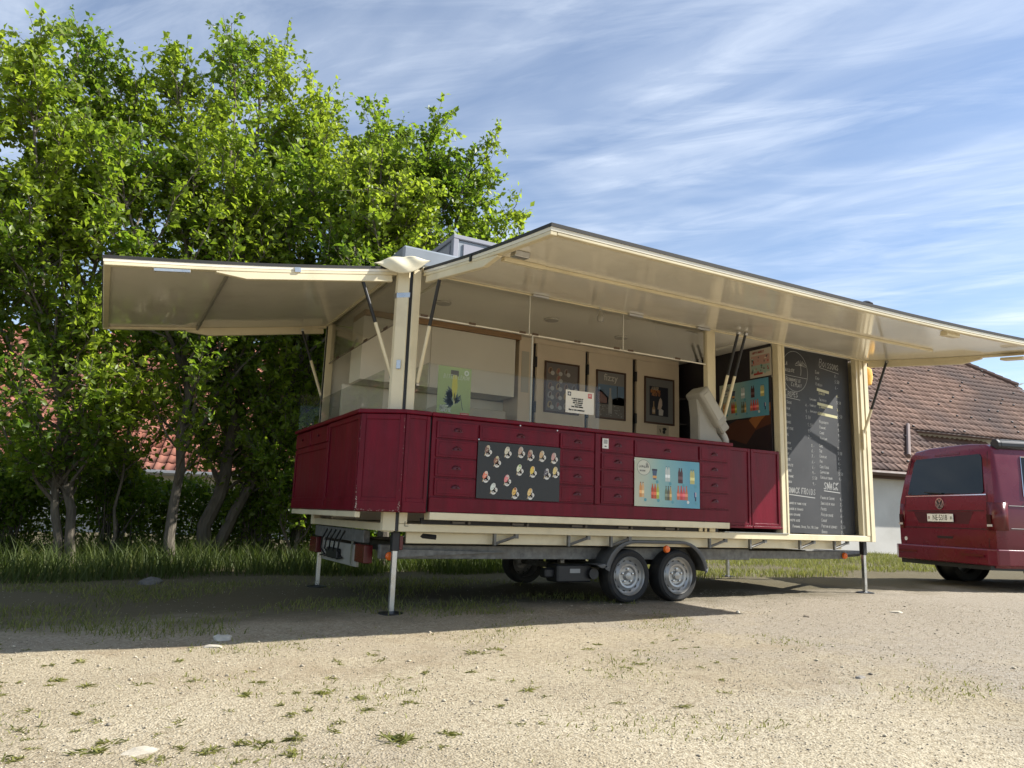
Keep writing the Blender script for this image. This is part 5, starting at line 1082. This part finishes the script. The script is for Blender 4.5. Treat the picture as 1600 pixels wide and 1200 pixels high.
grass('verge_grass', 'sunlit grass verge behind the trailer and van', 42000, patchy(3.6, 17, 1.9, 7.2, -.3, 1.1, lambda x, y: y > 1.9+.12*np.sin(x*2.1)+.08*np.sin(x*5)+np.clip((x-8)*.16, 0, 2)), .03, .15, 43, mu=.7, lean=.8)
grass('sparse_grass', 'sparse grass tufts over the sunny gravel', 20000, patchy(-3.6, 2.4, -3.7, -.4, 1.0, 1.9), .008, .035, 44, mu=.8, lean=1.3, wd=.003)
# separate weeds in the gravel
rw_ = random.Random(17); wm = []
def weed_mesh(seed):
    r = np.random.default_rng(seed); n = 46; a = r.uniform(0, 6.28, n); el = r.uniform(.05, 1.15, n)**1.3; D = np.stack([np.cos(a)*np.cos(el), np.sin(a)*np.cos(el), np.sin(el)], -1)
    c = r.integers(0, 4, n); off = r.normal(0, .028, (4, 2)); P = D*.004+np.concatenate([off[c]+r.normal(0, .008, (n, 2)), np.zeros((n, 1))], 1)
    V, F = leaf_mesh(P, D, r.uniform(.015, .07, n), r, .6, .09)
    return V, F, np.repeat(np.clip(r.normal(.85, .25, n), 0, 1), 4)
def on_ground(px, py):
    d = fw+rr*((px-800)/1153)+uu*((600-py)/1153); q = Vector((-2.2144, -6.0162, .8198))+d*((-.033-.8198)/d.z); return q.x, q.y, float(gz(q.x, q.y))
WEEDS = [((632, 1160), 1.5, 'widest weed clump, low in the gravel below the trailer corner'), ((410, 1157), 1.1, 'pale grassy tuft low in the gravel left of the widest clump'), ((330, 1165), 1.0, 'weed tuft just right of the flat stone slab'), ((152, 1163), 1.2, 'dark leafed weed just left of the flat stone slab'),
         ((500, 1077), 1.2, 'grass tuft on the reddish patch of gravel'), ((556, 1087), 1.0, 'dark weed right of the grass tuft on the reddish patch'), ((405, 1060), .8, 'upright little weed near the middle of the left gravel'), ((90, 1058), 1.0, 'weed near the left edge just below the shadow'), ((705, 1148), .9, 'small weed tuft right of the widest clump'), ((1075, 1103), .7, 'lone small weed in the gravel below the wheels')]
for k, ((px, py), sc, lab) in enumerate(WEEDS):
    V, F, T = weed_mesh(60+k); o = npmesh('weed', V, F, GRASS, tint=T); o.location = on_ground(px, py); o.scale = (sc*.75, sc*.75, sc*.34); tag(o, lab, 'weed', 'weeds in the gravel')
VV, FF, TT = [], [], []; nn0 = 0; rw_ = np.random.default_rng(5)
for k in range(150):
    px = rw_.uniform(0, 1150)**1.0; py = rw_.uniform(1000, 1190) if px < 750 else rw_.uniform(985, 1130)
    if rw_.uniform() < .25*(px > 500): continue
    q = on_ground(px, py); V, F, T = weed_mesh(200+k); V = V*rw_.uniform(.22, .62)*np.array([1.2, 1.2, .7])+np.array(q); keep = int(rw_.uniform(10, 40))
    VV.append(V[:keep*4]); FF.append(F[:keep*2]+nn0); TT.append(T[:keep*4]); nn0 += keep*4
tag(npmesh('tiny_weeds', np.concatenate(VV), np.concatenate(FF), GRASS, tint=np.concatenate(TT)), 'tiny weeds and sprouts dotted over the sunny gravel', 'weeds', kind='stuff')
# larger stones
def stone(px, py, sx, sy, sz, label, seed, c=(.42, .38, .30)):
    d = fw+rr*((px-800)/1153)+uu*((600-py)/1153); q = Vector((-2.2144, -6.0162, .8198))+d*((-.035-.8198)/d.z)
    bm = bmesh.new(); bmesh.ops.create_icosphere(bm, subdivisions=2, radius=1); r = random.Random(seed)
    ph = [r.uniform(0, 6) for _ in range(4)]
    for v in bm.verts:
        k = 1+.16*math.sin(v.co.x*3+ph[0])+.14*math.sin(v.co.y*4+ph[1])+.1*math.sin(v.co.z*5+v.co.x*3+ph[2]); v.co = Vector((v.co.x*sx*k, v.co.y*sy*k, max(-.3, v.co.z*k)*sz))
    me = bpy.data.meshes.new('stone'); bm.to_mesh(me); bm.free(); me.materials.append(mat('stone%d' % seed, c, .9, var=.2, vscale=14, bump=.4, bscale=50))
    o = bpy.data.objects.new('stone', me); col.objects.link(o); o.location = (q.x, q.y, float(gz(q.x, q.y))); o.rotation_euler = (0, 0, r.uniform(0, 3)); tag(o, label, 'stone')
stone(348, 995, .07, .05, .03, 'flat pale stone at the shadow edge by the trees', 1, (.5, .46, .38)); stone(335, 1007, .06, .04, .018, 'smaller pale stone just in front of the flat one', 2, (.48, .43, .34))
stone(222, 1167, .085, .06, .006, 'flat pale stone slab sunk in the gravel at lower left', 3, (.46, .41, .32)); stone(235, 912, .14, .09, .06, 'grey stone block in the grass under the trees', 4, (.14, .13, .12))
stone(1400, 964, .06, .05, .016, 'pale flat stone in the gravel below the van', 5, (.5, .45, .36)); stone(1345, 1066, .03, .02, .016, 'small grey stone lying right of centre in the gravel', 6, (.25, .23, .2)); stone(1153, 962, .02, .02, .014, 'tiny pale stone at the tip of the flap shadow', 7, (.6, .56, .46)); stone(1260, 970, .03, .025, .02, 'brown stone on the gravel between wheel and jack', 8, (.28, .23, .17))
print('leaves', tot)
